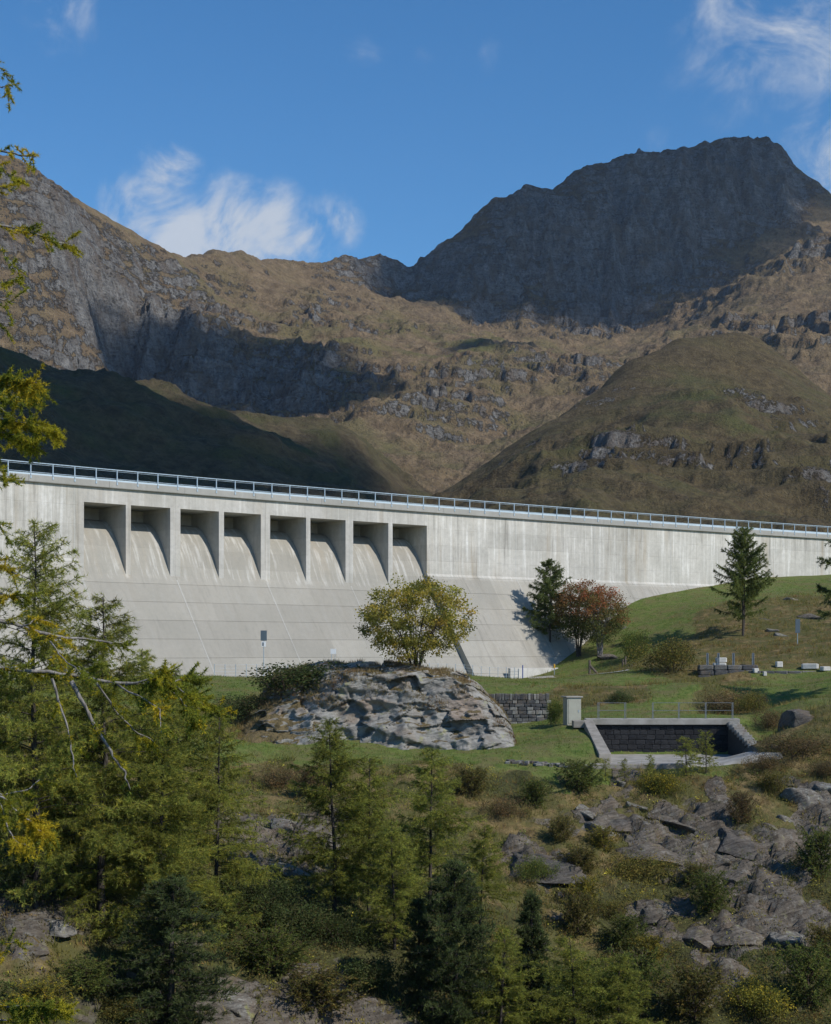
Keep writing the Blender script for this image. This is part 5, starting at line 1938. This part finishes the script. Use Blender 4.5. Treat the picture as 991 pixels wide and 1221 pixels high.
BUSH = [  # px, base py, width px, height px, variant, label
    (338, 826, 135, 46, 0, 'dark spreading juniper on the left shoulder of the outcrop'),
    (305, 822, 80, 30, 1, 'low left end of the juniper beside the outcrop'),
    (805, 800, 78, 50, 4, 'round olive-green bush at the left end of the block wall'),
    (760, 785, 44, 42, 3, 'leafy green bush right of the reddish rowans'),
    (660, 864, 26, 40, 2, 'dark green bush between the retaining wall and the cabinet'),
    (738, 838, 34, 20, 1, 'small dark bush on the bank behind the basin'),
    (870, 850, 86, 38, 7, 'dark heather mound behind the basin railing'),
    (905, 850, 44, 34, 4, 'yellowish bush beside the heather mound'),
    (920, 870, 50, 34, 6, 'brown heather patch left of the dark boulder'),
    (950, 902, 110, 36, 7, 'broad heather patch on the right shoulder'),
    (915, 920, 60, 30, 6, 'rusty heather clump right of the basin ramp'),
    (980, 1050, 60, 54, 3, 'green-brown bush at the right edge above the gully'),
    (985, 925, 60, 30, 7, 'heather above the pale boulder'),
    (850, 1090, 66, 44, 2, 'bright green bush beside the gully'),
    (830, 1060, 40, 26, 4, 'olive brush above the jointed rock'),
    (735, 1100, 54, 34, 4, 'yellowish brush left of the squared outcrop'),
    (700, 1085, 44, 34, 8, 'yellow-leaved brush under the dark ledge'),
    (745, 1130, 60, 34, 2, 'dark green brush below the squared outcrop'),
    (640, 1050, 44, 34, 3, 'small green bush under the flat dark slab'),
    (690, 1120, 60, 46, 5, 'olive bush right of the slender pine'),
    (775, 1150, 50, 30, 8, 'yellow-green brush near the bottom bushes'),
    (700, 1200, 90, 70, 3, 'large green bush at the bottom right of the slender pine'),
    (760, 1215, 90, 70, 2, 'green bottom bush below the broad low rock'),
    (830, 1220, 90, 60, 5, 'olive bottom bush left of the corner bushes'),
    (900, 1215, 90, 60, 8, 'yellowish bush low at the bottom of the slope'),
    (965, 1205, 90, 66, 3, 'green corner bush at the bottom right'),
    (985, 1150, 60, 40, 4, 'olive bush at the right edge near the bottom'),
    (660, 1215, 80, 50, 2, 'green brush at the foot of the slender pine'),
    (600, 1210, 60, 40, 5, 'olive brush between the large pine and the slender pine'),
    (300, 1080, 110, 56, 1, 'dark green juniper carpet below the pale rock'),
    (350, 1120, 110, 60, 0, 'large juniper patch in the middle of the lower slope'),
    (260, 1120, 100, 56, 3, 'green brush under the leaning larch'),
    (320, 1165, 110, 50, 2, 'green brush above the bottom fractured rock'),
    (400, 1125, 80, 44, 1, 'dark juniper left of the pale leaning stem'),
    (380, 1210, 110, 46, 5, 'olive brush right of the bottom fractured rock'),
    (440, 1180, 80, 60, 0, 'shaded juniper beside the large pine'),
    (330, 940, 70, 36, 6, 'reddish-brown tall grass clump below the lawn edge'),
    (370, 950, 50, 30, 7, 'rusty heather clump left of the middle larch tip'),
    (560, 950, 60, 30, 4, 'olive brush under the lawn edge'),
    (600, 975, 60, 34, 6, 'rusty brush under the lawn edge'),
    (640, 965, 44, 32, 2, 'green clump under the dry-laid edge stones'),
    (690, 945, 60, 34, 3, 'green bramble on the bank below the left wing wall'),
    (790, 945, 60, 34, 8, 'yellow autumn brush in front of the basin floor'),
    (720, 1015, 40, 26, 8, 'yellow-flecked brush beside the stepped ledges'),
    (670, 1005, 40, 28, 5, 'olive brush beside the flat dark slab'),
    (760, 1045, 80, 34, 5, 'long olive brush beneath the wide slab'),
    (690, 1045, 60, 30, 4, 'brush between the dark slabs'),
    (885, 985, 40, 34, 6, 'dry brown brush left of the small upright stone'),
    (925, 950, 40, 40, 4, 'olive-yellow tuft left of the lichen boulder'),
    (100, 1190, 80, 40, 3, 'green patch of brush at the bottom left'),
    (50, 1215, 90, 40, 9, 'yellow-green brush in the bottom left corner'),
    (150, 1215, 80, 40, 4, 'olive brush at the bottom under the left larches'),
]
_first = set()
for k, (px_, pyb, wp, hp, v, lab) in enumerate(BUSH):
    q = at(px_, pyb)
    s_ = q[1] / FPX
    sx, sz = wp * s_ / 2.1, hp * s_ / 1.35
    if k > 10 and k % 3:                                       # most slope shrubs are open and twiggy
        v = FEATHER.get(v, v)
        sx, sz = sx * 1.15, sz * .85
    src = B_VARS[v]
    if v not in _first:
        _first.add(v)
        o = src
    else:
        o = copy_tree(src, (0, 0, 0))
    o.location = (q[0], q[1] + .2, q[2] - .08)
    if k < 2:                                                  # the juniper sits on the shoulder of the outcrop
        q = outcrop_top(px_ + (14 if k == 0 else 4), .60)
        o.location = (q[0] - .5, q[1] - .6, q[2] - (1.25 if k == 0 else 1.2))
    o.rotation_euler = (0, 0, random.uniform(0, 6.28))
    o.scale = (sx, sx * .95, sz)
    tag(o, lab, None, 'bushes on the slope')

for v, o in enumerate(B_VARS):                               # shapes that found no place
    if v not in _first:
        for ch in list(o.children):
            bpy.data.objects.remove(ch)
        bpy.data.objects.remove(o)

# small larches growing in front of the basin
SAP = tree_parts('larch_sapling', *larch(120, 3.0, .85, .05, dens=2.4, blade=(.07, .13)), M_bark, M_leaf)
SAP['category'] = 'sapling'
for k, (px_, pyt, pyb, lab) in enumerate(((818, 880, 925, 'bushier green larch sapling in front of the basin'), (842, 872, 922, 'taller thin larch sapling in front of the basin'),
                                         (745, 905, 932, 'small larch sapling at the basin sill'), (722, 905, 932, 'yellowish larch sapling left of the basin sill'), (775, 900, 930, 'low orange-tinged larch sapling before the basin floor'))):
    q = at(px_, pyb)
    k_ = (pyb - pyt) / FPX * q[1] / 3.0
    if k == 0:
        SAP.location = q
        SAP.scale = (k_ * 1.5, k_ * 1.5, k_)
        tag(SAP, lab, None, 'larch saplings')
    else:
        copy_tree(SAP, q, k * 1.3, (k_ * 1.15, k_ * 1.15, k_), lab, 'larch saplings')

# --- the near larch whose yellow boughs hang in from the left
YB = 22.0
nl = empty('larch_tree', (-8.6, YB + .6, float(on_ground(-8.6, YB + .6))), 0, 'near larch outside the left edge, its lichen-grey boughs hung with yellow needles', 'larch', None)
bpy.context.view_layer.update()
NI = nl.matrix_world.inverted()
zb = nl.location.z
tp = [(-8.6 + .1 * math.sin(i), YB + .6 + .08 * math.cos(i * 1.7), zb - .5 + i * 2.35) for i in range(10)]
mb = MB()
mb.tube(tp, [.26, .24, .22, .2, .18, .15, .12, .09, .06, .03], 10)
o = mb.build('trunk', M_bark, nl, smooth=True)
o.matrix_parent_inverse = NI
BOUGHS = [  # polylines in view, start at the trunk; radius; foliage density
    ([(-205, 775), (-60, 790), (0, 798), (60, 808), (120, 815), (180, 818), (215, 826), (240, 842), (258, 850)], .034, 1.3),
    ([(62, 809), (72, 842), (80, 880), (88, 915), (93, 935)], .018, .5),
    ([(85, 812), (112, 858), (135, 895), (155, 925), (160, 940)], .030, .5),
    ([(115, 814), (135, 842), (160, 868), (185, 882)], .016, .6),
    ([(140, 816), (170, 838), (190, 850), (196, 880)], .014, .7),
    ([(150, 817), (180, 812), (205, 818), (230, 840)], .014, 1.8), ([(190, 820), (215, 812), (232, 816)], .010, 1.8), ([(205, 824), (225, 838), (238, 852), (246, 858)], .010, 1.8), ([(170, 818), (188, 806), (205, 800)], .009, 1.6), ([(100, 812), (112, 796), (118, 788)], .008, 1.4),
    ([(-205, 720), (-40, 738), (15, 748), (60, 765), (90, 769), (125, 772), (155, 775)], .035, .35),
    ([(60, 765), (80, 790), (96, 800)], .010, .5), ([(20, 750), (45, 742), (70, 746)], .012, .9),
    ([(-205, 690), (-60, 700), (0, 706), (30, 715)], .03, .8),
    ([(-205, 660), (-60, 668), (-10, 672), (20, 690)], .03, .8),
    ([(-205, 140), (-60, 165), (0, 178), (25, 184), (46, 187)], .02, .5),
    ([(-100, 190), (-20, 198), (5, 204), (22, 214)], .012, .5), ([(-60, 215), (0, 224), (16, 230)], .010, .6),
    ([(-205, 245), (-60, 262), (0, 271), (40, 281), (70, 291), (88, 297)], .022, 1.1),
    ([(-60, 275), (0, 296), (10, 318), (18, 335)], .012, .6), ([(-40, 340), (0, 342), (22, 340)], .012, .8), ([(-40, 355), (0, 362), (20, 368)], .012, .8), ([(-30, 380), (0, 388), (15, 395)], .010, .8),
    ([(-205, 400), (-60, 430), (-8, 445), (20, 448), (42, 452)], .02, 1.6), ([(-60, 450), (0, 468), (30, 474), (50, 470)], .018, 1.8),
    ([(-60, 480), (0, 495), (35, 500), (64, 508)], .018, 1.8), ([(-60, 510), (0, 518), (25, 524), (38, 540)], .016, 1.8), ([(-60, 440), (0, 480), (20, 510), (30, 535)], .016, 1.6),
    ([(-40, 560), (0, 566), (12, 572)], .010, .8), ([(-40, 610), (0, 620), (14, 640)], .010, .6),
    ([(-30, 60), (0, 78), (10, 92)], .010, .9), ([(-30, 90), (0, 104), (10, 106)], .010, .8),
    ([(-205, 900), (-60, 930), (0, 955), (25, 978), (45, 992), (55, 1006)], .02, 1.2), ([(0, 958), (20, 1000), (38, 1010)], .012, .9),
    ([(-205, 900), (-60, 930), (0, 945), (30, 935), (48, 928)], .014, .2),
    ([(-120, 1190), (0, 1204), (35, 1206), (70, 1216)], .02, 1.8), ([(-60, 1215), (0, 1216), (30, 1222)], .016, 1.6), ([(-40, 1120), (0, 1128), (12, 1126)], .010, .6),
]
r = np.random.default_rng(55)
NLP = [(0.24, 0.215, 0.020), (0.165, 0.175, 0.022), (0.110, 0.135, 0.024), (0.33, 0.26, 0.022)]
TP, TD = [], []
for bi, (pl, rad_, dn) in enumerate(BOUGHS):
    dy = r.uniform(-1.6, 1.6)
    pts = []
    for i, (a, b) in enumerate(pl):
        f = i / (len(pl) - 1)
        pts.append(pix(a, b, YB + dy * f + (.6 if a < -190 else 0)))
    pts = np.array(pts)
    if pl[0][0] == -205:
        pts[0] = (-8.6, YB + .6, pts[0][2])
    ts = np.linspace(0, 1, len(pts))
    tf = np.linspace(0, 1, len(pts) * 4)
    fine_ = np.stack([np.interp(tf, ts, pts[:, k]) for k in range(3)], -1) + np.cumsum(r.normal(0, .013, (len(tf), 3)), 0) * np.minimum(1, tf * 4)[:, None]
    mb = MB()
    mb.tube([tuple(q) for q in fine_], [rad_ * (1 - .8 * f) + .003 for f in tf], 6)
    o = mb.build('bough', M_greybark, nl, smooth=True)
    o.matrix_parent_inverse = NI
    # twigs off the bough
    seg = np.linalg.norm(np.diff(fine_, axis=0), axis=1).sum()
    nt = int(seg * 22 * dn * (.5 if pl[-1][1] < 400 else 1.0))
    u_ = r.uniform(.15, 1, nt)
    bp = np.stack([np.interp(u_, tf, fine_[:, k]) for k in range(3)], -1)
    dmain = unit(fine_[-1] - fine_[0])
    td = unit(dmain * r.uniform(.2, 1, (nt, 1)) + r.normal(0, .45, (nt, 3)) + np.array([0, 0, -.25]))
    tl = r.uniform(.08, .34, nt)
    te = bp + td * tl[:, None]
    if nt:
        v_, q_ = sticks(bp, te, np.full(nt, .0045), np.full(nt, .002))
        o = link('twigs', mesh_np('twigs', v_, quads=q_, mats=[M_twig]), nl)
        o['kind'] = 'stuff'
        o.matrix_parent_inverse = NI
        c = np.maximum(3, (tl / .012).astype(int))
        idx = np.repeat(np.arange(nt), c)
        uu = r.uniform(.1, 1.05, (len(idx), 1))
        TP.append(bp[idx] * (1 - uu) + te[idx] * uu)
        TD.append(td[idx])
TP = np.concatenate(TP)
TD = np.concatenate(TD)
P_ = np.repeat(TP, 4, 0)
D_ = unit(np.repeat(TD, 4, 0) * .55 + r.normal(0, .6, (len(P_), 3)))
V_, F_ = blades(P_, D_, r.uniform(.04, .075, len(P_)), r.uniform(.010, .017, len(P_)), r)
pn = np.clip(vnoise(TP[:, 0] * 2.5, TP[:, 2] * 2.5, 4), 0, .999)
tn = np.array(NLP)[np.clip((pn * 5.2 - .6 + r.uniform(-.8, .8, len(pn))).astype(int), 0, 3)][:, :] * (1 + r.uniform(-.2, .2, (len(pn), 1)))
o = link('needles', mesh_np('needles', V_, tris=F_, mats=[M_leaf], tint=np.repeat(tn, 12, 0)), nl)
o.matrix_parent_inverse = NI


# ------------------------------------------------------------------ grass and ground cover
def scatter(x0, x1, y0, y1, n, seed, fade=True):
    r_ = np.random.default_rng(seed)
    y = r_.uniform(y0, y1, n)
    half = 0.30 * y + 2
    x = r_.uniform(-1, 1, n) * half
    k = (x > x0) & (x < x1)
    x, y = x[k], y[k]
    return x, y, on_ground(x, y), classes(x, y), r_


def cover(name, label, n, seed, yr, fn, per, hgt, wid, spread, up=1.0, leafy=False):
    """ground cover: 'fn' gives keep-probability and colour for each tuft"""
    x, y, z, cl_, r_ = scatter(-70, 80, yr[0], yr[1], n, seed)
    prob, colr, hm = fn(x, y, cl_, r_)
    keep = (r_.uniform(size=len(x)) < prob) & ~((x > BASIN['x0'] - .6) & (x < BASIN['x1'] + 1.2) & (y > 96.2) & (y < BASIN['y1'] + 1.2))
    x, y, z, colr, hm = x[keep], y[keep], z[keep], colr[keep], hm[keep]
    P_ = np.repeat(np.stack([x, y, z - .03], -1), per, 0)
    P_ = P_ + r_.normal(0, spread, P_.shape) * np.array([1, 1, .0 if not leafy else .8])
    if leafy:
        P_[:, 2] += np.abs(r_.normal(0, .5, len(P_))) * np.repeat(hm, per) * hgt[1] * 2
    D_ = unit(r_.normal(0, .45 if not leafy else 1, P_.shape) + np.array([0, 0, up]))
    L_ = r_.uniform(hgt[0], hgt[1], len(P_)) * np.repeat(hm, per)
    if leafy:
        V, F = leaves(P_, D_, L_, L_ * .6, r_)
        k = 4
        kw = dict(quads=F)
    else:
        V, F = blades(P_, D_, L_, r_.uniform(wid[0], wid[1], len(P_)), r_)
        k = 3
        kw = dict(tris=F)
    tint = np.repeat(colr, per, 0) * (1 + r_.uniform(-.25, .25, (len(P_), 1)))
    o = link(name, mesh_np(name, V, mats=[M_grassblade], tint=np.repeat(tint, k, 0), **kw))
    return tag(o, label, 'grass' if not leafy else 'undergrowth', None, 'stuff')


def pal_noise(x, y, sc_, seed, pal):
    v = np.clip(.5 + .95 * fbm(x * sc_, y * sc_, 4, seed), 0, .999) * (len(pal) - 1)
    i = v.astype(int)
    f = (v - i)[:, None]
    pal = np.array(pal)
    return pal[i] * (1 - f) + pal[np.minimum(i + 1, len(pal) - 1)] * f


def f_dry(x, y, c, r_):
    p = np.clip(c[:, 1] * 1.0 + c[:, 3] * .45 + c[:, 2] * .22, 0, 1) * smoothstep(-.5, .35, fbm(x * .6, y * .6, 3, 15))
    col_ = pal_noise(x, y, .28, 16, [(0.082, 0.094, 0.024), (0.118, 0.118, 0.032), (0.21, 0.165, 0.062), (0.100, 0.108, 0.028), (0.18, 0.110, 0.044), (0.14, 0.130, 0.038), (0.24, 0.185, 0.078)])
    return p, col_, .6 + .9 * vnoise(x * .5, y * .5, 19)


def f_lawn(x, y, c, r_):
    return np.clip(c[:, 0] * 1.3, 0, 1), pal_noise(x, y, .3, 26, [(0.050, 0.085, 0.016), (0.078, 0.115, 0.024), (0.115, 0.128, 0.034), (0.15, 0.125, 0.048), (0.072, 0.098, 0.024)]), .6 + .7 * vnoise(x * .4, y * .4, 29)


def f_brush(x, y, c, r_):
    p = np.clip(c[:, 3] * 1.2 + c[:, 1] * .55 + c[:, 2] * .45, 0, 1) * smoothstep(-.30, .20, fbm(x * .5, y * .5, 4, 35)) * smoothstep(100, 95, y)
    col_ = pal_noise(x, y, .35, 36, [(0.045, 0.062, 0.020), (0.080, 0.098, 0.028), (0.115, 0.115, 0.032), (0.125, 0.085, 0.032), (0.075, 0.078, 0.026), (0.19, 0.16, 0.035)])
    return p, col_, .5 + 1.0 * vnoise(x * .45, y * .45, 39)


cover('dry_grass', 'dry tan and olive grass on the rocky slope', 100000, 1, (48, 190), f_dry, 5, (.20, .55), (.022, .045), .07, 1.0)
cover('lawn_grass', 'short green grass on the lawns below the dam', 60000, 2, (92, 195), f_lawn, 3, (.08, .24), (.025, .05), .10, 1.0)
# shrubby undergrowth: knee-high clumps
x, y, z, cl_, r_ = scatter(-70, 80, 47, 99, 42000, 3)
prob, colr, hm = f_brush(x, y, cl_, r_)
kp = (r_.uniform(size=len(x)) < prob * .8) & ~((x > BASIN['x0'] - .9) & (x < BASIN['x1'] + 1.2) & (y > 96.0))
x, y, z, colr, hm = x[kp], y[kp], z[kp], colr[kp], hm[kp]
per = 15
rad_ = (.14 + .40 * r_.uniform(size=len(x)) ** 1.8) * (.55 + .75 * hm)
sp = unit(r_.normal(size=(len(x) * per, 3))) * (r_.uniform(.15, 1, (len(x) * per, 1)) ** .5) * np.repeat(rad_, per)[:, None]
sp[:, 2] = np.abs(sp[:, 2]) * np.repeat(r_.uniform(.5, 1.3, len(x)), per)
P_ = np.repeat(np.stack([x, y, z - .04], -1), per, 0) + sp
D_ = unit(sp + r_.normal(0, .25, sp.shape) + np.array([0, 0, .12]))
L_ = r_.uniform(.06, .15, len(P_))
V_, F_ = leaves(P_, D_, L_, L_ * r_.uniform(.25, .6, len(P_)), r_)
colr = np.where(r_.uniform(size=(len(x), 1)) < .06, np.array([[.30, .26, .04]]), colr)
tn = np.repeat(colr * (1 + r_.uniform(-.4, .45, (len(x), 1))), per, 0) * (1 + r_.uniform(-.35, .35, (len(P_), 1)))
tag(link('undergrowth', mesh_np('undergrowth', V_, quads=F_, mats=[M_grassblade], tint=np.repeat(tn, 4, 0))), 'low green and rusty undergrowth on the slope', 'undergrowth', None, 'stuff')
# tufts on the outcrop
ii = rng.integers(0, nu_, 5200)
jj = rng.integers(int(nv_ * .30), int(nv_ * .86), 5200)
PP = np.stack([Xc[jj, ii], OY[jj, ii], OH[jj, ii]], -1)
dn_ = fbm(PP[:, 0] * .7, PP[:, 1] * .7 + PP[:, 2], 4, 66)
PP = PP[dn_ + .35 * smoothstep(-5, -10, PP[:, 0]) > .05]
P_ = np.repeat(PP, 6, 0) + rng.normal(0, .09, (len(PP) * 6, 3)) * np.array([1, 1, .2])
V_, F_ = blades(P_, unit(rng.normal(0, .5, P_.shape) + np.array([0, -.15, 1])), rng.uniform(.12, .34, len(P_)), rng.uniform(.02, .04, len(P_)), rng)
tn = np.repeat(pal_noise(PP[:, 0], PP[:, 1], .5, 67, [(0.10, 0.085, 0.03), (0.20, 0.15, 0.07), (0.14, 0.085, 0.04), (0.22, 0.18, 0.09)]), 18, 0)
tag(link('outcrop_grass', mesh_np('outcrop_grass', V_, tris=F_, mats=[M_grassblade], tint=tn)), 'dry grass tufts growing on the big outcrop', 'grass', None, 'stuff')

# ------------------------------------------------------------------ clouds overhead (outside the picture) that shade parts of the mountains
m, t = new_mat('cloud_white')
geo = t.n('ShaderNodeNewGeometry')
d = t.n('ShaderNodeBsdfDiffuse', inp={'Color': (0.85, 0.85, 0.85, 1)})
tr = t.n('ShaderNodeBsdfTransparent')
fz_ = t.ramp(t.noise(geo.outputs['Position'], 0.012, 6, 0.6), [(0.34, 0.0), (0.52, 0.46)])      # ragged thin places in the cloud
mx = t.n('ShaderNodeMixShader')
t.link(fz_, mx.inputs[0])
t.link(tr.outputs[0], mx.inputs[1])
t.link(d.outputs[0], mx.inputs[2])
o_ = t.n('ShaderNodeOutputMaterial')
t.link(mx.outputs[0], o_.inputs['Surface'])
M_cloud = m
CI_V, CI_F = ico(2)


def cloud(label, blobs, z_min):
    """lumpy cloud bank floating where the sun's rays to these places pass"""
    r = np.random.default_rng(len(label))
    V, F, b = [], [], 0
    pts = [pix(a[0], a[1], a[2]) for a in blobs]
    tt = max((z_min - p[2]) / SUN.z for p in pts)
    for p, a in zip(pts, blobs):
        c = p + np.array(SUN) * tt
        for k in range(7):
            cc = c + r.normal(0, .34, 3) * a[3] * np.array([1, 1, .5])
            rr = a[3] * r.uniform(.45, .8)
            n = fbm(CI_V[:, 0] * 2 + k + a[0], CI_V[:, 1] * 2 + CI_V[:, 2] * 1.7, 4, k + 3)
            v = CI_V * (1 + .35 * n)[:, None] * rr * np.array([1, 1, .7]) + cc
            V.append(v)
            F.append(CI_F + b)
            b += len(v)
    V = np.concatenate(V)
    o = link('cloud', mesh_np('cloud', V - V.mean(0), tris=np.concatenate(F), mats=[M_cloud], smooth=True))
    o.location = V.mean(0)
    return tag(o, label, 'cloud', 'clouds above the valley')


cloud('white cumulus bank whose shadow darkens the high peak', [(535, 325, 2180, 85), (585, 325, 2190, 130), (640, 320, 2200, 170), (710, 310, 2210, 180), (780, 290, 2250, 180),
                                                            (840, 260, 2300, 150), (880, 220, 2400, 150), (800, 220, 2400, 170), (720, 240, 2360, 170), (640, 260, 2300, 160), (610, 280, 2260, 100), (930, 220, 2420, 120)], 1350)
cloud('small cumulus whose shadow lies across the cirque cliff', [(150, 415, 1450, 50), (190, 425, 1460, 70), (240, 440, 1470, 85), (300, 455, 1460, 85), (360, 465, 1450, 75), (420, 475, 1400, 50), (150, 445, 1410, 50), (200, 470, 1430, 70), (300, 490, 1430, 60)], 1250)
cloud('low cumulus whose shadow covers the western hill', [(-120, 430, 440, 60), (-40, 440, 470, 55), (0, 470, 450, 50), (60, 500, 440, 50), (120, 510, 450, 48), (180, 530, 450, 46), (240, 545, 460, 44), (300, 560, 470, 40), (350, 575, 480, 34), (0, 560, 380, 50), (100, 570, 390, 50), (200, 585, 400, 46), (-100, 540, 380, 60), (400, 590, 500, 26), (200, 500, 500, 40), (260, 522, 520, 38), (330, 545, 540, 32), (390, 575, 560, 26), (60, 465, 480, 45), (130, 475, 490, 42)], 1150)
cloud('small cloud scrap shading the slope under the peak', [(560, 440, 1620, 45), (590, 430, 1650, 40), (640, 415, 1720, 40)], 1350)

# thin mountain air
mb = MB()
mb.box(-1500, 1500, -60, 3000, -40, 960)
hz = mb.build('haze', None)
hz.data.materials.clear()
m = bpy.data.materials.new('thin_air')
m.use_nodes = True
t = NT(m.node_tree)
pv = t.n('ShaderNodeVolumePrincipled', inp={'Color': (0.70, 0.82, 1.0, 1), 'Density': 0.000035, 'Anisotropy': 0.2})
oo = t.n('ShaderNodeOutputMaterial')
t.link(pv.outputs[0], oo.inputs['Volume'])
hz.data.materials.append(m)
tag(hz, 'thin blue mountain haze', 'haze', None, 'stuff')
